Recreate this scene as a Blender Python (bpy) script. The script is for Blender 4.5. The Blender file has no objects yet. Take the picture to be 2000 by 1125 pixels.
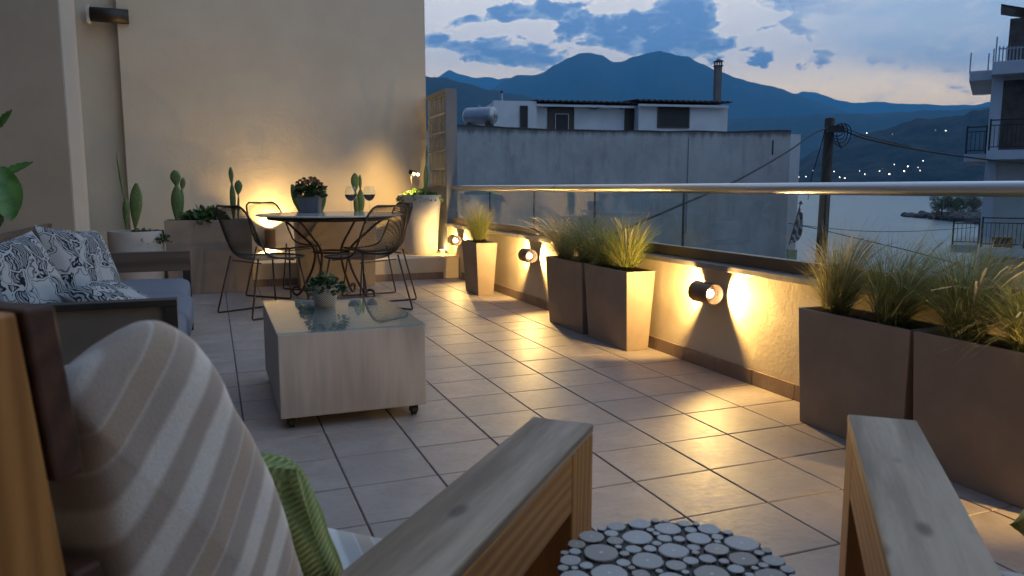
import bpy, bmesh, math, random
from mathutils import Vector, Matrix, noise
from mathutils.bvhtree import BVHTree

random.seed(7)
scene = bpy.context.scene
col = scene.collection
R = math.radians

# ------------------------------------------------------------------ camera
CAM_H = 0.99
YAW, PITCH, FPX = R(21.362), R(7.496), 1490.7          # focal length in pixels of the 2000 px wide photograph
cam_data = bpy.data.cameras.new('camera')
cam_data.sensor_width = 36.0
cam_data.lens = FPX / 2000 * 36.0
cam_data.clip_start = 0.03
cam_data.clip_end = 80000
cam_data.dof.use_dof = True
cam_data.dof.focus_distance = 5.0
cam_data.dof.aperture_fstop = 9.0
cam = bpy.data.objects.new('camera', cam_data)
cam.location = (0, 0, CAM_H)
cam.rotation_euler = (R(90) - PITCH, 0, -YAW)
col.objects.link(cam)
scene.camera = cam

# ------------------------------------------------------------------ render settings
scene.render.engine = 'CYCLES'
cy = scene.cycles
cy.use_denoising = True
try:
    cy.denoiser = 'OPENIMAGEDENOISE'
    cy.denoising_input_passes = 'RGB_ALBEDO_NORMAL'
except Exception:
    pass
cy.max_bounces = 6
cy.use_adaptive_sampling = True
cy.adaptive_threshold = .02
cy.light_sampling_threshold = .02
cy.diffuse_bounces = 4
cy.glossy_bounces = 4
cy.transmission_bounces = 4
cy.transparent_max_bounces = 16
cy.volume_bounces = 0
cy.caustics_reflective = False
cy.caustics_refractive = False
cy.sample_clamp_indirect = 3.0
scene.view_settings.view_transform = 'Standard'
scene.view_settings.look = 'None'
scene.view_settings.gamma = 1.0
scene.view_settings.exposure = 0.0
scene.view_settings.use_curve_mapping = False

# ------------------------------------------------------------------ measuring helpers (pixel of the photograph -> ray)
_cy, _sy, _cp, _sp = math.cos(YAW), math.sin(YAW), math.cos(PITCH), math.sin(PITCH)
FWD = Vector((_sy * _cp, _cy * _cp, -_sp)); RGT = Vector((_cy, -_sy, 0)); UPV = RGT.cross(FWD)
EYE = Vector((0, 0, CAM_H))
def ray(px, py): return FWD + RGT * ((px - 1000) / FPX) - UPV * ((py - 562.5) / FPX)
def at_depth(px, py, w): return EYE + ray(px, py) * w
def at_z(px, py, z): d = ray(px, py); return EYE + d * ((z - CAM_H) / d.z)
def at_y(px, py, y): d = ray(px, py); return EYE + d * (y / d.y)
def at_x(px, py, x): d = ray(px, py); return EYE + d * (x / d.x)
def at_plane(px, py, p0, n): d = ray(px, py); return EYE + d * ((p0 - EYE).dot(n) / d.dot(n))
def azel(px, py):
    d = ray(px, py).normalized(); return math.atan2(d.x, d.y), math.asin(d.z)

# ------------------------------------------------------------------ shader expression helper
class X:
    def __init__(s, nt, k): s.nt = nt; s.k = k
    def _m(s, op, *a, clamp=False):
        n = s.nt.nodes.new('ShaderNodeMath'); n.operation = op; n.use_clamp = clamp
        for i, v in enumerate((s,) + a):
            if isinstance(v, X): s.nt.links.new(v.k, n.inputs[i])
            else: n.inputs[i].default_value = v
        return X(s.nt, n.outputs[0])
    def __add__(s, o): return s._m('ADD', o)
    __radd__ = __add__
    def __mul__(s, o): return s._m('MULTIPLY', o)
    __rmul__ = __mul__
    def __sub__(s, o): return s._m('SUBTRACT', o)
    def __rsub__(s, o): return (s * -1.0) + o
    def __truediv__(s, o): return s._m('DIVIDE', o)
    def pow(s, o): return s._m('POWER', o)
    def exp(s): return s._m('EXPONENT')
    def abs(s): return s._m('ABSOLUTE')
    def max(s, o): return s._m('MAXIMUM', o)
    def min(s, o): return s._m('MINIMUM', o)
    def clamp(s): return s._m('ADD', 0.0, clamp=True)
    def step(s, a, b):
        n = s.nt.nodes.new('ShaderNodeMapRange'); n.interpolation_type = 'SMOOTHSTEP'
        s.nt.links.new(s.k, n.inputs[0]); n.inputs[1].default_value = a; n.inputs[2].default_value = b
        return X(s.nt, n.outputs[0])
def xmix(nt, f, a, b, mode='MIX'):
    n = nt.nodes.new('ShaderNodeMix'); n.data_type = 'RGBA'; n.blend_type = mode
    for i, v in ((0, f), (6, a), (7, b)):
        if isinstance(v, X): nt.links.new(v.k, n.inputs[i])
        elif i == 0: n.inputs[0].default_value = v
        else: n.inputs[i].default_value = (*v, 1)
    return X(nt, n.outputs[2])
def xnoise(nt, vec, scale=5, detail=4, rough=.55, dist=0.0, out=0):
    n = nt.nodes.new('ShaderNodeTexNoise')
    if vec is not None: nt.links.new(vec.k, n.inputs['Vector'])
    n.inputs['Scale'].default_value = scale; n.inputs['Detail'].default_value = detail
    n.inputs['Roughness'].default_value = rough; n.inputs['Distortion'].default_value = dist
    return X(nt, n.outputs[out])
def xcomb(nt, x, y, z):
    n = nt.nodes.new('ShaderNodeCombineXYZ')
    for i, v in enumerate((x, y, z)):
        if isinstance(v, X): nt.links.new(v.k, n.inputs[i])
        else: n.inputs[i].default_value = v
    return X(nt, n.outputs[0])
def xsep(nt, v):
    n = nt.nodes.new('ShaderNodeSeparateXYZ'); nt.links.new(v.k, n.inputs[0])
    return [X(nt, n.outputs[i]) for i in range(3)]
def xcoord(nt, which='Object'):
    n = nt.nodes.new('ShaderNodeTexCoord'); return X(nt, n.outputs[which])
def xscale(nt, v, s):
    n = nt.nodes.new('ShaderNodeVectorMath'); n.operation = 'MULTIPLY'
    nt.links.new(v.k, n.inputs[0]); n.inputs[1].default_value = s
    return X(nt, n.outputs[0])

# ------------------------------------------------------------------ sky at dusk
world = bpy.data.worlds.new('World'); scene.world = world; world.use_nodes = True
def build_sky():
    nt = world.node_tree; nt.nodes.clear()
    g = xcoord(nt, 'Generated'); dx, dy, dz = xsep(nt, g)
    n = nt.nodes.new('ShaderNodeMath'); n.operation = 'ARCTAN2'
    nt.links.new(dx.k, n.inputs[0]); nt.links.new(dy.k, n.inputs[1]); az = X(nt, n.outputs[0])
    el = dz._m('ARCSINE')
    # Nishita dusk sky, sun just below the mountains
    sk = nt.nodes.new('ShaderNodeTexSky'); sk.sky_type = 'NISHITA'; sk.sun_disc = False
    sk.sun_elevation = R(1.0); sk.sun_rotation = R(30); sk.altitude = 20; sk.air_density = 1.2; sk.dust_density = 1.5; sk.ozone_density = 3
    nish = X(nt, sk.outputs[0])
    nish = xmix(nt, 1.0, nish, (SKY_N, SKY_N, SKY_N), 'MULTIPLY')
    # high thin veil: pale above, warm near the horizon
    e = el.max(0.0)
    low = e.step(0.02, 0.17)
    veil = xmix(nt, low, (9.0, 6.0, 2.0), (1.4, 1.36, 1.3))
    veil = xmix(nt, e.step(.20, .75), veil, (.14, .27, .52))
    # the side away from the set sun is bluer and dimmer
    away = ((az - R(30))._m('COSINE') * -.5 + .5).step(.08, .7)
    veil = xmix(nt, away, veil, (.10, .19, .40))
    sky = xmix(nt, .88, nish, veil)
    # clouds, in azimuth and elevation so that they stay put
    base = xcomb(nt, az * 1.0, el * 2.0, 0.0)
    big = xnoise(nt, base, 8.0, 3, .5, .2)
    fine = xnoise(nt, base, 26.0, 6, .60, .15)
    dens = big * .30 + fine * .70 + .012
    bias = None
    def blob(px, py, rx, ry, amp, tilt=0.0):
        nonlocal bias
        a0, e0 = azel(px, py); ra, re = rx / FPX, ry / FPX
        u = (az - a0); v = (el - e0)
        c, s = math.cos(tilt), math.sin(tilt)
        uu = (u * c + v * s) * (1 / ra); vv = (v * c - u * s) * (1 / re)
        b = ((uu * uu + vv * vv) * -1.0).exp() * amp
        bias = b if bias is None else bias + b
    for b in ((1060, 22, 90, 17, .22, -.02), (950, 34, 90, 12, .16, .16), (870, 38, 60, 9, .10, .1),
              (1010, 108, 90, 24, .20, -.12), (930, 105, 60, 14, .14, -.1), (890, 90, 40, 8, .08, 0), (848, 76, 30, 14, .12, 0), (985, 78, 60, 16, .08, 0),
              (1165, 62, 70, 36, .17, 0), (1230, 78, 60, 30, .16, 0), (1290, 60, 60, 46, .20, 0), (1345, 25, 62, 60, .24, .2), (1360, 80, 45, 26, .14, 0), (1205, 22, 40, 12, .06, 0),
              (1420, 92, 50, 9, .13, .0), (1560, 4, 95, 24, .22, -.1), (1575, 62, 38, 13, .13, -.4), (1490, 56, 75, 7, .11, .2), (1495, 106, 24, 13, .14, 0), (1440, 130, 60, 16, .04, -.3), (1490, 145, 24, 10, .06, -.3)):
        blob(*b)
    for b in ((1500, 178, 140, 26, -.2, 0), (900, 138, 150, 12, -.2, -.1), (1452, 30, 36, 34, -.16, 0), (1010, 56, 130, 9, -.13, .1), (880, 12, 70, 16, -.16, .1), (1190, 14, 60, 14, -.12, .1), (1150, 104, 24, 14, -.12, 0)):
        blob(*b)
    a0, e0 = azel(1200, 70)
    offv = (((az - a0) * (az - a0)) * 9.0 + ((el - e0) * (el - e0)) * 30.0).step(.6, 2.2)
    field = dens + bias + offv * .06
    mask = field.step(.560, .640)
    thin = field.step(.50, .58)                        # bright thin fringe round each cloud
    warp = fine
    body = xmix(nt, (field * .8 + fine * .75).step(.80, 1.02), (.52, .72, .98), (.16, .35, .72))
    body = xmix(nt, away, body, (.09, .16, .32))
    sky = xmix(nt, thin * .45 * (1.0 - away) * (1.0 - low * .5), sky, (2.1, 1.8, 1.5))
    # the flat blue-grey sheet to the right, its lower edge slanting down to the horizon
    a1, e1 = azel(1480, 100); a2, e2 = azel(1930, 186)
    sl = (e2 - e1) / (a2 - a1)
    d = el - ((az - a1) * sl + e1) + (big - .5) * .03 + (fine - .5) * .012
    sheet = d.step(-.006, .04) * (az - azel(1430, 60)[0]).step(0.0, .2)
    sheetc = xmix(nt, xnoise(nt, xcomb(nt, az * .6, el * 3.0, 2.0), 9, 3).step(.3, .75), (.54, .76, 1.02), (.74, .90, 1.08))
    sky = xmix(nt, mask * .94 * (1.0 - sheet * .85), sky, body)
    sky = xmix(nt, sheet * (.84 - mask * .25), sky, sheetc)
    # below the horizon
    sky = xmix(nt, el.step(-.01, -.05), sky, (.10, .13, .18))
    bg = nt.nodes.new('ShaderNodeBackground'); nt.links.new(sky.k, bg.inputs[0]); bg.inputs[1].default_value = SKY_STRENGTH
    out = nt.nodes.new('ShaderNodeOutputWorld'); nt.links.new(bg.outputs[0], out.inputs[0])
SKY_N, SKY_STRENGTH = .12, 1.2
build_sky()
world.cycles.sampling_method = 'MANUAL'; world.cycles.sample_map_resolution = 256

# faint afterglow of the sun that has gone behind the mountains
sd = bpy.data.lights.new('sun', 'SUN'); sd.energy = .05; sd.angle = R(20); sd.color = (1, .82, .62)
sun = bpy.data.objects.new('sun', sd); col.objects.link(sun)
sun.rotation_euler = (R(90 - 14), 0, R(180 - 30))

LAMP_COL = (1.0, .63, .20)

# ------------------------------------------------------------------ mesh builder
class MB:
    def __init__(s): s.v = []; s.f = []; s.c = []
    def add(s, vs, fs, c=None):
        b = len(s.v); s.v += [tuple(v) for v in vs]; s.f += [tuple(i + b for i in f) for f in fs]
        if c is not None: s.c += [c] * len(vs)
        return s
    def box(s, x0, x1, y0, y1, z0, z1):
        return s.add([(x0, y0, z0), (x1, y0, z0), (x1, y1, z0), (x0, y1, z0), (x0, y0, z1), (x1, y0, z1), (x1, y1, z1), (x0, y1, z1)],
                     [(0, 3, 2, 1), (4, 5, 6, 7), (0, 1, 5, 4), (1, 2, 6, 5), (2, 3, 7, 6), (3, 0, 4, 7)])
    def hexa(s, p):   # eight corners, bottom ring then top ring
        return s.add(p, [(0, 3, 2, 1), (4, 5, 6, 7), (0, 1, 5, 4), (1, 2, 6, 5), (2, 3, 7, 6), (3, 0, 4, 7)])
    def tube(s, pts, r, n=8, closed=False, caps=True):
        pts = [Vector(p) for p in pts]; m = len(pts); rings = []
        rr = r if isinstance(r, (list, tuple)) else [r] * m
        t0 = (pts[1] - pts[0]).normalized()
        up = Vector((0, 0, 1)) if abs(t0.z) < .9 else Vector((1, 0, 0))
        nrm = (up - t0 * up.dot(t0)).normalized()
        vs = []
        for i, p in enumerate(pts):
            if closed: t = (pts[(i + 1) % m] - pts[i - 1])
            else: t = pts[min(i + 1, m - 1)] - pts[max(i - 1, 0)]
            t = t.normalized() if t.length > 1e-9 else t0
            nrm = nrm - t * nrm.dot(t)
            nrm = nrm.normalized() if nrm.length > 1e-6 else Vector((1, 0, 0))
            b = t.cross(nrm)
            for k in range(n):
                a = 2 * math.pi * k / n
                vs.append(p + nrm * (math.cos(a) * rr[i]) + b * (math.sin(a) * rr[i]))
        fs = []
        for i in range(m if closed else m - 1):
            for k in range(n):
                i2 = (i + 1) % m
                fs.append((i * n + k, i * n + (k + 1) % n, i2 * n + (k + 1) % n, i2 * n + k))
        if caps and not closed:
            fs.append(tuple(range(n - 1, -1, -1))); fs.append(tuple((m - 1) * n + k for k in range(n)))
        return s.add(vs, fs)
    def lathe(s, prof, n=24, o=(0, 0, 0), cap0=True, cap1=True):
        vs = []; fs = []; m = len(prof)
        for r, z in prof:
            for k in range(n):
                a = 2 * math.pi * k / n
                vs.append((o[0] + r * math.cos(a), o[1] + r * math.sin(a), o[2] + z))
        for i in range(m - 1):
            for k in range(n): fs.append((i * n + k, i * n + (k + 1) % n, (i + 1) * n + (k + 1) % n, (i + 1) * n + k))
        if cap0: fs.append(tuple(range(n - 1, -1, -1)))
        if cap1: fs.append(tuple((m - 1) * n + k for k in range(n)))
        return s.add(vs, fs)
    def grid(s, pts, nu, nv):
        return s.add(pts, [(j * nu + i, j * nu + i + 1, (j + 1) * nu + i + 1, (j + 1) * nu + i) for j in range(nv - 1) for i in range(nu - 1)])
    def mesh(s, name, mat=None, smooth=False):
        me = bpy.data.meshes.new(name); me.from_pydata(s.v, [], s.f); me.validate(); me.update()
        if s.c and len(s.c) == len(s.v):
            ca = me.color_attributes.new('tint', 'FLOAT_COLOR', 'POINT')
            flat = [x for c in s.c for x in (*c, 1.0)]
            ca.data.foreach_set('color', flat)
        if mat: me.materials.append(mat)
        if smooth:
            me.polygons.foreach_set('use_smooth', [True] * len(me.polygons))
        return me
    def build(s, name, mat=None, parent=None, smooth=False, bevel=0, loc=None, rot=None):
        o = bpy.data.objects.new(name, s.mesh(name, mat, smooth)); col.objects.link(o)
        if parent: o.parent = parent
        if loc is not None: o.location = loc
        if rot is not None: o.rotation_euler = rot
        if bevel:
            b = o.modifiers.new('bevel', 'BEVEL'); b.width = bevel; b.segments = 2; b.limit_method = 'ANGLE'; b.angle_limit = R(40)
        if smooth == 'auto':
            pass
        return o
def empty(name, loc=(0, 0, 0), rz=0):
    o = bpy.data.objects.new(name, None); o.location = loc; o.rotation_euler = (0, 0, rz); o.empty_display_size = .1
    col.objects.link(o); return o
def tag(o, label=None, cat=None, group=None, kind=None):
    if label: o['label'] = label
    if cat: o['category'] = cat
    if group: o['group'] = group
    if kind: o['kind'] = kind
    return o
def thing(name, label, cat, loc=(0, 0, 0), rz=0, group=None): return tag(empty(name, loc, rz), label, cat, group)
def copy_tree(o, parent=None):
    c = o.copy(); col.objects.link(c); c.parent = parent
    for ch in list(o.children): copy_tree(ch, c)
    return c
def smooth_angle(o, ang=40):
    me = o.data
    me.polygons.foreach_set('use_smooth', [True] * len(me.polygons))
    try: me.set_sharp_from_angle(angle=R(ang))
    except Exception: pass
    return o

# ------------------------------------------------------------------ materials
def new_mat(name):
    m = bpy.data.materials.new(name); m.use_nodes = True; nt = m.node_tree; nt.nodes.clear()
    out = nt.nodes.new('ShaderNodeOutputMaterial'); p = nt.nodes.new('ShaderNodeBsdfPrincipled')
    nt.links.new(p.outputs[0], out.inputs[0]); return m, nt, p
def set_in(nt, p, key, v):
    if isinstance(v, X): nt.links.new(v.k, p.inputs[key])
    elif isinstance(v, (tuple, list)): p.inputs[key].default_value = (*v, 1)
    else: p.inputs[key].default_value = v
def bump(nt, p, h, strength=.3, dist=.01):
    b = nt.nodes.new('ShaderNodeBump'); b.inputs['Strength'].default_value = strength; b.inputs['Distance'].default_value = dist
    nt.links.new(h.k, b.inputs['Height']); nt.links.new(b.outputs[0], p.inputs['Normal'])
def simple(name, c, rough=.5, metal=0, var=.12, scale=8, bmp=0, bscale=60, spec=.5, c2=None, coords='Object'):
    m, nt, p = new_mat(name); co = xcoord(nt, coords)
    n1 = xnoise(nt, co, scale, 5, .6)
    lo = tuple(x * (1 - var) for x in c); hi = tuple(min(1, x * (1 + var)) for x in (c2 or c))
    set_in(nt, p, 'Base Color', xmix(nt, n1.step(.3, .7), lo, hi))
    set_in(nt, p, 'Roughness', (n1 - .5) * .2 + rough); set_in(nt, p, 'Metallic', metal); set_in(nt, p, 'Specular IOR Level', spec)
    if bmp: bump(nt, p, xnoise(nt, co, bscale, 4, .6), bmp)
    return m
def plaster(name, c, c2, bs=.35):
    m, nt, p = new_mat(name); co = xcoord(nt, 'Object')
    n1 = xnoise(nt, co, 1.3, 6, .62); n2 = xnoise(nt, co, 55, 5, .65); n3 = xnoise(nt, co, 7, 5, .6, .6)
    k = xmix(nt, n1.step(.32, .7), c, c2); k = xmix(nt, n3.step(.55, .8) * .14, k, tuple(x * .86 for x in c))
    set_in(nt, p, 'Base Color', k); set_in(nt, p, 'Roughness', .85); set_in(nt, p, 'Specular IOR Level', .2)
    bump(nt, p, n2 * .35 + n3 * .65, bs, .012); return m
def emission(name, c, s):
    m = bpy.data.materials.new(name); m.use_nodes = True; nt = m.node_tree; nt.nodes.clear()
    out = nt.nodes.new('ShaderNodeOutputMaterial'); e = nt.nodes.new('ShaderNodeEmission')
    e.inputs[0].default_value = (*c, 1); e.inputs[1].default_value = s; nt.links.new(e.outputs[0], out.inputs[0]); return m
def thin_glass(name, tint, f0=.05, rough=0.0, gain=1.0):
    m = bpy.data.materials.new(name); m.use_nodes = True; nt = m.node_tree; nt.nodes.clear()
    out = nt.nodes.new('ShaderNodeOutputMaterial'); t = nt.nodes.new('ShaderNodeBsdfTransparent'); g = nt.nodes.new('ShaderNodeBsdfGlossy')
    lw = nt.nodes.new('ShaderNodeLayerWeight'); lw.inputs[0].default_value = .5
    fz = X(nt, lw.outputs['Facing']).pow(5.0) * ((1 - f0) * gain) + f0
    mx = nt.nodes.new('ShaderNodeMixShader'); nt.links.new(fz.clamp().k, mx.inputs[0])
    t.inputs[0].default_value = (*tint, 1); g.inputs[0].default_value = (1, 1, 1, 1); g.inputs['Roughness'].default_value = rough
    nt.links.new(t.outputs[0], mx.inputs[1]); nt.links.new(g.outputs[0], mx.inputs[2]); nt.links.new(mx.outputs[0], out.inputs[0]); return m
def wood(name, c, c2, scale=1.0, rough=.55, axis=1, knots=True, spec=.4):
    m, nt, p = new_mat(name); co = xcoord(nt, 'Object')
    st = [14.0, 14.0, 14.0]; st[axis] = 1.1
    v = xscale(nt, co, tuple(x * scale for x in st))
    n1 = xnoise(nt, v, 1.6, 6, .6, .8); n2 = xnoise(nt, v, 7.0, 4, .7, .2)
    w = nt.nodes.new('ShaderNodeTexWave'); w.wave_type = 'RINGS'; w.inputs['Scale'].default_value = .55; w.inputs['Distortion'].default_value = 5.0
    w.inputs['Detail'].default_value = 3; nt.links.new(v.k, w.inputs['Vector'])
    wv = X(nt, w.outputs[1])
    f = (n1 * .55 + wv * .35 + n2 * .25).step(.25, .95)
    k = xmix(nt, f, c, c2)
    if knots:
        vo = nt.nodes.new('ShaderNodeTexVoronoi'); vo.inputs['Scale'].default_value = 1.0
        nt.links.new(xscale(nt, co, tuple((3.2 if i == axis else 7.0) * scale for i in range(3))).k, vo.inputs['Vector'])
        kn = X(nt, vo.outputs['Distance']).step(.16, .05)
        k = xmix(nt, kn * .7, k, tuple(x * .35 for x in c))
    set_in(nt, p, 'Base Color', k); set_in(nt, p, 'Roughness', (n1 - .5) * .25 + rough); set_in(nt, p, 'Specular IOR Level', spec)
    bump(nt, p, n2 * .4 + wv * .6, .25, .004); return m

M = {}
M['wall'] = plaster('wall_plaster', (.58, .495, .385), (.635, .55, .435))
M['parapet'] = plaster('parapet_plaster', (.62, .515, .36), (.70, .59, .43), .45)
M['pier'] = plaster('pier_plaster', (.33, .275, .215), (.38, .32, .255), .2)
M['trim'] = plaster('trim_plaster', (.58, .56, .53), (.64, .62, .59), .15)
def tile_mat(name, c, c2, rough=.34):
    m, nt, p = new_mat(name); co = xcoord(nt, 'Object')
    oi = nt.nodes.new('ShaderNodeObjectInfo'); rnd = X(nt, oi.outputs['Random'])
    r3 = xcomb(nt, rnd * 37.0, rnd * 91.0, rnd * 13.0)
    va = nt.nodes.new('ShaderNodeVectorMath'); nt.links.new(co.k, va.inputs[0]); nt.links.new(r3.k, va.inputs[1]); v = X(nt, va.outputs[0])
    n1 = xnoise(nt, v, 7, 6, .62, .4); n2 = xnoise(nt, v, 42, 5, .65); n3 = xnoise(nt, xscale(nt, v, (10, 34, 10)), 1.5, 4, .6)
    k = xmix(nt, n1.step(.3, .72), c, c2); k = xmix(nt, n2.step(.52, .75) * .4, k, tuple(x * .68 for x in c)); k = xmix(nt, n3.step(.6, .8) * .2, k, tuple(x * 1.15 for x in c2))
    k = xmix(nt, (rnd * .55).clamp(), k, tuple(x * .72 for x in c2))
    set_in(nt, p, 'Base Color', k); set_in(nt, p, 'Roughness', (n2 - .5) * .3 + (n1 - .5) * .15 + rough); set_in(nt, p, 'Specular IOR Level', .29)
    bump(nt, p, n3 * .6 + n2 * .4, .5, .004); return m
M['tile'] = tile_mat('floor_tile', (.325, .272, .24), (.42, .36, .325), .50)
M['skirting'] = tile_mat('skirting_tile', (.235, .165, .12), (.31, .23, .175), .5)
M['grout'] = simple('grout', (.12, .09, .075), .9, var=.2, scale=30)
M['coping'] = simple('coping_stone', (.26, .235, .23), .3, var=.15, scale=12, bmp=.05)
m, nt, p = new_mat('brushed_steel'); set_in(nt, p, 'Base Color', (.62, .60, .58)); set_in(nt, p, 'Metallic', 1.0); set_in(nt, p, 'Roughness', .32); M['steel'] = m
M['bronze'] = simple('bronze_profile', (.20, .135, .09), .35, .5, var=.1, scale=3)
M['channel'] = simple('dark_channel', (.06, .055, .05), .4, .6)
M['glass'] = thin_glass('clear_glass', (.93, .965, .955), .045)
M['table_glass'] = thin_glass('table_glass', (.90, .95, .94), .09)
M['planter'] = simple('taupe_planter', (.28, .215, .17), .55, var=.13, scale=4, bmp=.06, bscale=300)
M['soil'] = simple('soil', (.035, .024, .016), .95, var=.5, scale=60, bmp=.8, bscale=50)
M['concrete_pot'] = simple('pale_pot', (.44, .415, .39), .75, var=.1, scale=5, bmp=.12, bscale=90)
M['black_metal'] = simple('dark_metal', (.020, .015, .012), .5, 0, var=.2)
M['rust_metal'] = simple('brown_metal', (.030, .013, .009), .5, 0, var=.25)
M['lamp_body'] = simple('bronze_lamp', (.15, .085, .05), .45, .2, var=.12)
M['lamp_inside'] = simple('lamp_reflector', (.10, .07, .05), .45, .2, var=.05)
M['bulb'] = emission('lit_bulb', (1.0, .80, .45), 45)
M['stone_top'] = simple('table_top_ceramic', (.46, .45, .44), .12, var=.06, scale=6)
M['grey_wood'] = wood('washed_wood', (.33, .295, .275), (.53, .48, .45), .8, .6, axis=2, knots=False)
M['pine'] = wood('stained_pine', (.27, .11, .028), (.46, .215, .062), 1.8, .5, axis=1)
M['pine_z'] = wood('stained_pine_upright', (.28, .115, .028), (.48, .22, .06), 1.8, .5, axis=2)
M['pine_end'] = wood('dark_end_grain', (.045, .018, .010), (.085, .036, .02), 1.5, .6, axis=0, knots=False)
M['weathered'] = wood('weathered_sky_toned_top', (.17, .115, .07), (.50, .39, .285), 1.5, .6, axis=1)  # weathered wood, with its grey sky-lit tone painted into the colour
M['dark_wood'] = wood('dark_sofa_wood', (.06, .045, .038), (.115, .088, .075), 1.0, .55, axis=0)
M['black_wood'] = simple('black_frame_wood', (.014, .013, .013), .5, var=.2)
M['arm_panel'] = simple('arm_panel_cloth', (.12, .105, .09), .8, var=.1)
M['grey_fabric'] = simple('grey_fabric', (.18, .19, .235), .9, var=.07, scale=40, bmp=.25, bscale=500, spec=.15)
M['cactus'] = simple('cactus_skin', (.085, .15, .045), .55, var=.25, scale=9, c2=(.11, .17, .05), bmp=.2, bscale=45)
m, nt, p = new_mat('cactus_skin'); co = xcoord(nt); n1 = xnoise(nt, co, 9, 4)
vo = nt.nodes.new('ShaderNodeTexVoronoi'); vo.inputs['Scale'].default_value = 34; nt.links.new(co.k, vo.inputs['Vector']); dot = X(nt, vo.outputs['Distance']).step(.22, .10)
k = xmix(nt, n1.step(.3, .7), (.075, .135, .04), (.12, .19, .06)); k = xmix(nt, dot * .8, k, (.30, .29, .17)); k = xmix(nt, xnoise(nt, co, 22, 4, .7).step(.62, .75) * .5, k, (.17, .13, .07))
set_in(nt, p, 'Base Color', k); set_in(nt, p, 'Roughness', .55); bump(nt, p, dot, .5, .006); M['cactus'] = m
M['leaf_dark'] = simple('dark_leaf', (.04, .085, .025), .45, var=.35, scale=20)
M['leaf_mid'] = simple('green_leaf', (.075, .14, .03), .45, var=.35, scale=20)
M['flower'] = simple('faded_flower', (.20, .085, .03), .8, var=.4, scale=30)
M['navy_pot'] = simple('slate_blue_pot', (.10, .115, .15), .5, var=.12, scale=12)
M['wine'] = simple('red_wine', (.035, .004, .008), .08, var=.05)
M['rubber'] = simple('black_rubber', (.015, .015, .016), .6)
M['resin'] = simple('dark_resin', (.014, .012, .011), .55, var=.3)

# ------------------------------------------------------------------ setting: terrace floor
TP = .303
X0, Y0 = 2.2028, 3.3732
XW, YL, YB = 2.51, 8.02, 9.32          # parapet face, ledge front, back wall
floor = tag(MB().box(-2.6, XW + .2, -2.0, YB + .3, -.20, -.0045).build('floor', M['grout']), kind='structure')
def tile_mesh(name, w, d, t, b=.0022):
    m = MB(); h = w / 2; k = d / 2
    m.add([(-h, -k, -t), (h, -k, -t), (h, k, -t), (-h, k, -t), (-h, -k, -b), (h, -k, -b), (h, k, -b), (-h, k, -b),
           (-h + b, -k + b, 0), (h - b, -k + b, 0), (h - b, k - b, 0), (-h + b, k - b, 0)],
          [(0, 1, 5, 4), (1, 2, 6, 5), (2, 3, 7, 6), (3, 0, 4, 7), (4, 5, 9, 8), (5, 6, 10, 9), (6, 7, 11, 10), (7, 4, 8, 11), (8, 9, 10, 11)])
    return m.mesh(name, M['tile'])
tm = tile_mesh('tile', TP - .0062, TP - .0062, .012)
def in_view(x, y, z, mx=60):
    d = Vector((x, y, z)) - EYE; w = d.dot(FWD)
    if w < .25: return False
    px = 1000 + FPX * d.dot(RGT) / w; py = 562.5 - FPX * d.dot(UPV) / w
    return -mx < px < 2000 + mx and 480 < py < 1125 + mx
rest = MB(); seen = 0
for i in range(-16, 2):
    for j in range(-18, 17):
        cx, cyy = X0 + (i - .5) * TP, Y0 + (j + .5) * TP
        x1 = min(cx + TP / 2, XW) ; w = x1 - (cx - TP / 2)
        if w < .02 or cyy - TP / 2 > YL: continue
        part = w < TP - .001
        tilt = (random.uniform(-.0006, .0006))
        if in_view(cx, cyy, 0) and cx > -1.6 and seen < 300:
            o = bpy.data.objects.new('tile', tm); col.objects.link(o); o.parent = floor
            o.location = (cx if not part else cx - TP / 2 + w / 2, cyy, tilt)
            if part: o.scale = (w / TP, 1, 1)
            o.rotation_euler = (random.uniform(-.0015, .0015), random.uniform(-.0015, .0015), 0)
            seen += 1
        else:
            g = .00225
            rest.box(cx - TP / 2 + g, cx - TP / 2 + w - g, cyy - TP / 2 + g, cyy + TP / 2 - g, -.012, tilt)
ro = rest.build('outer_tiles', M['tile'], floor); ro['kind'] = 'stuff'

# ------------------------------------------------------------------ parapet with stone coping and skirting tiles
par = thing('parapet_wall', 'low cream plaster parapet wall with brown skirting tiles and three wall lamps', 'wall', (XW, 4, 0))
MB().box(.008, .19, -6.0, YB - 4 + .02, -8.0, .55).build('wall', M['parapet'], par)
MB().box(-.028, .215, -6.0, 8.46 - 4, .552, .585).build('coping', M['coping'], par, bevel=.004)
sk = MB(); sk.box(-.006, .0075, -TP / 2 + .0025, TP / 2 - .0025, .0, .074)
skm = sk.mesh('skirting_tile', M['skirting'])
for j in range(-12, 16):
    y = Y0 + (j + .5) * TP
    if y > YL - .1: break
    o = bpy.data.objects.new('skirting_tile', skm); col.objects.link(o); o.parent = par; o.location = (0, y - 4, 0)

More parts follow.
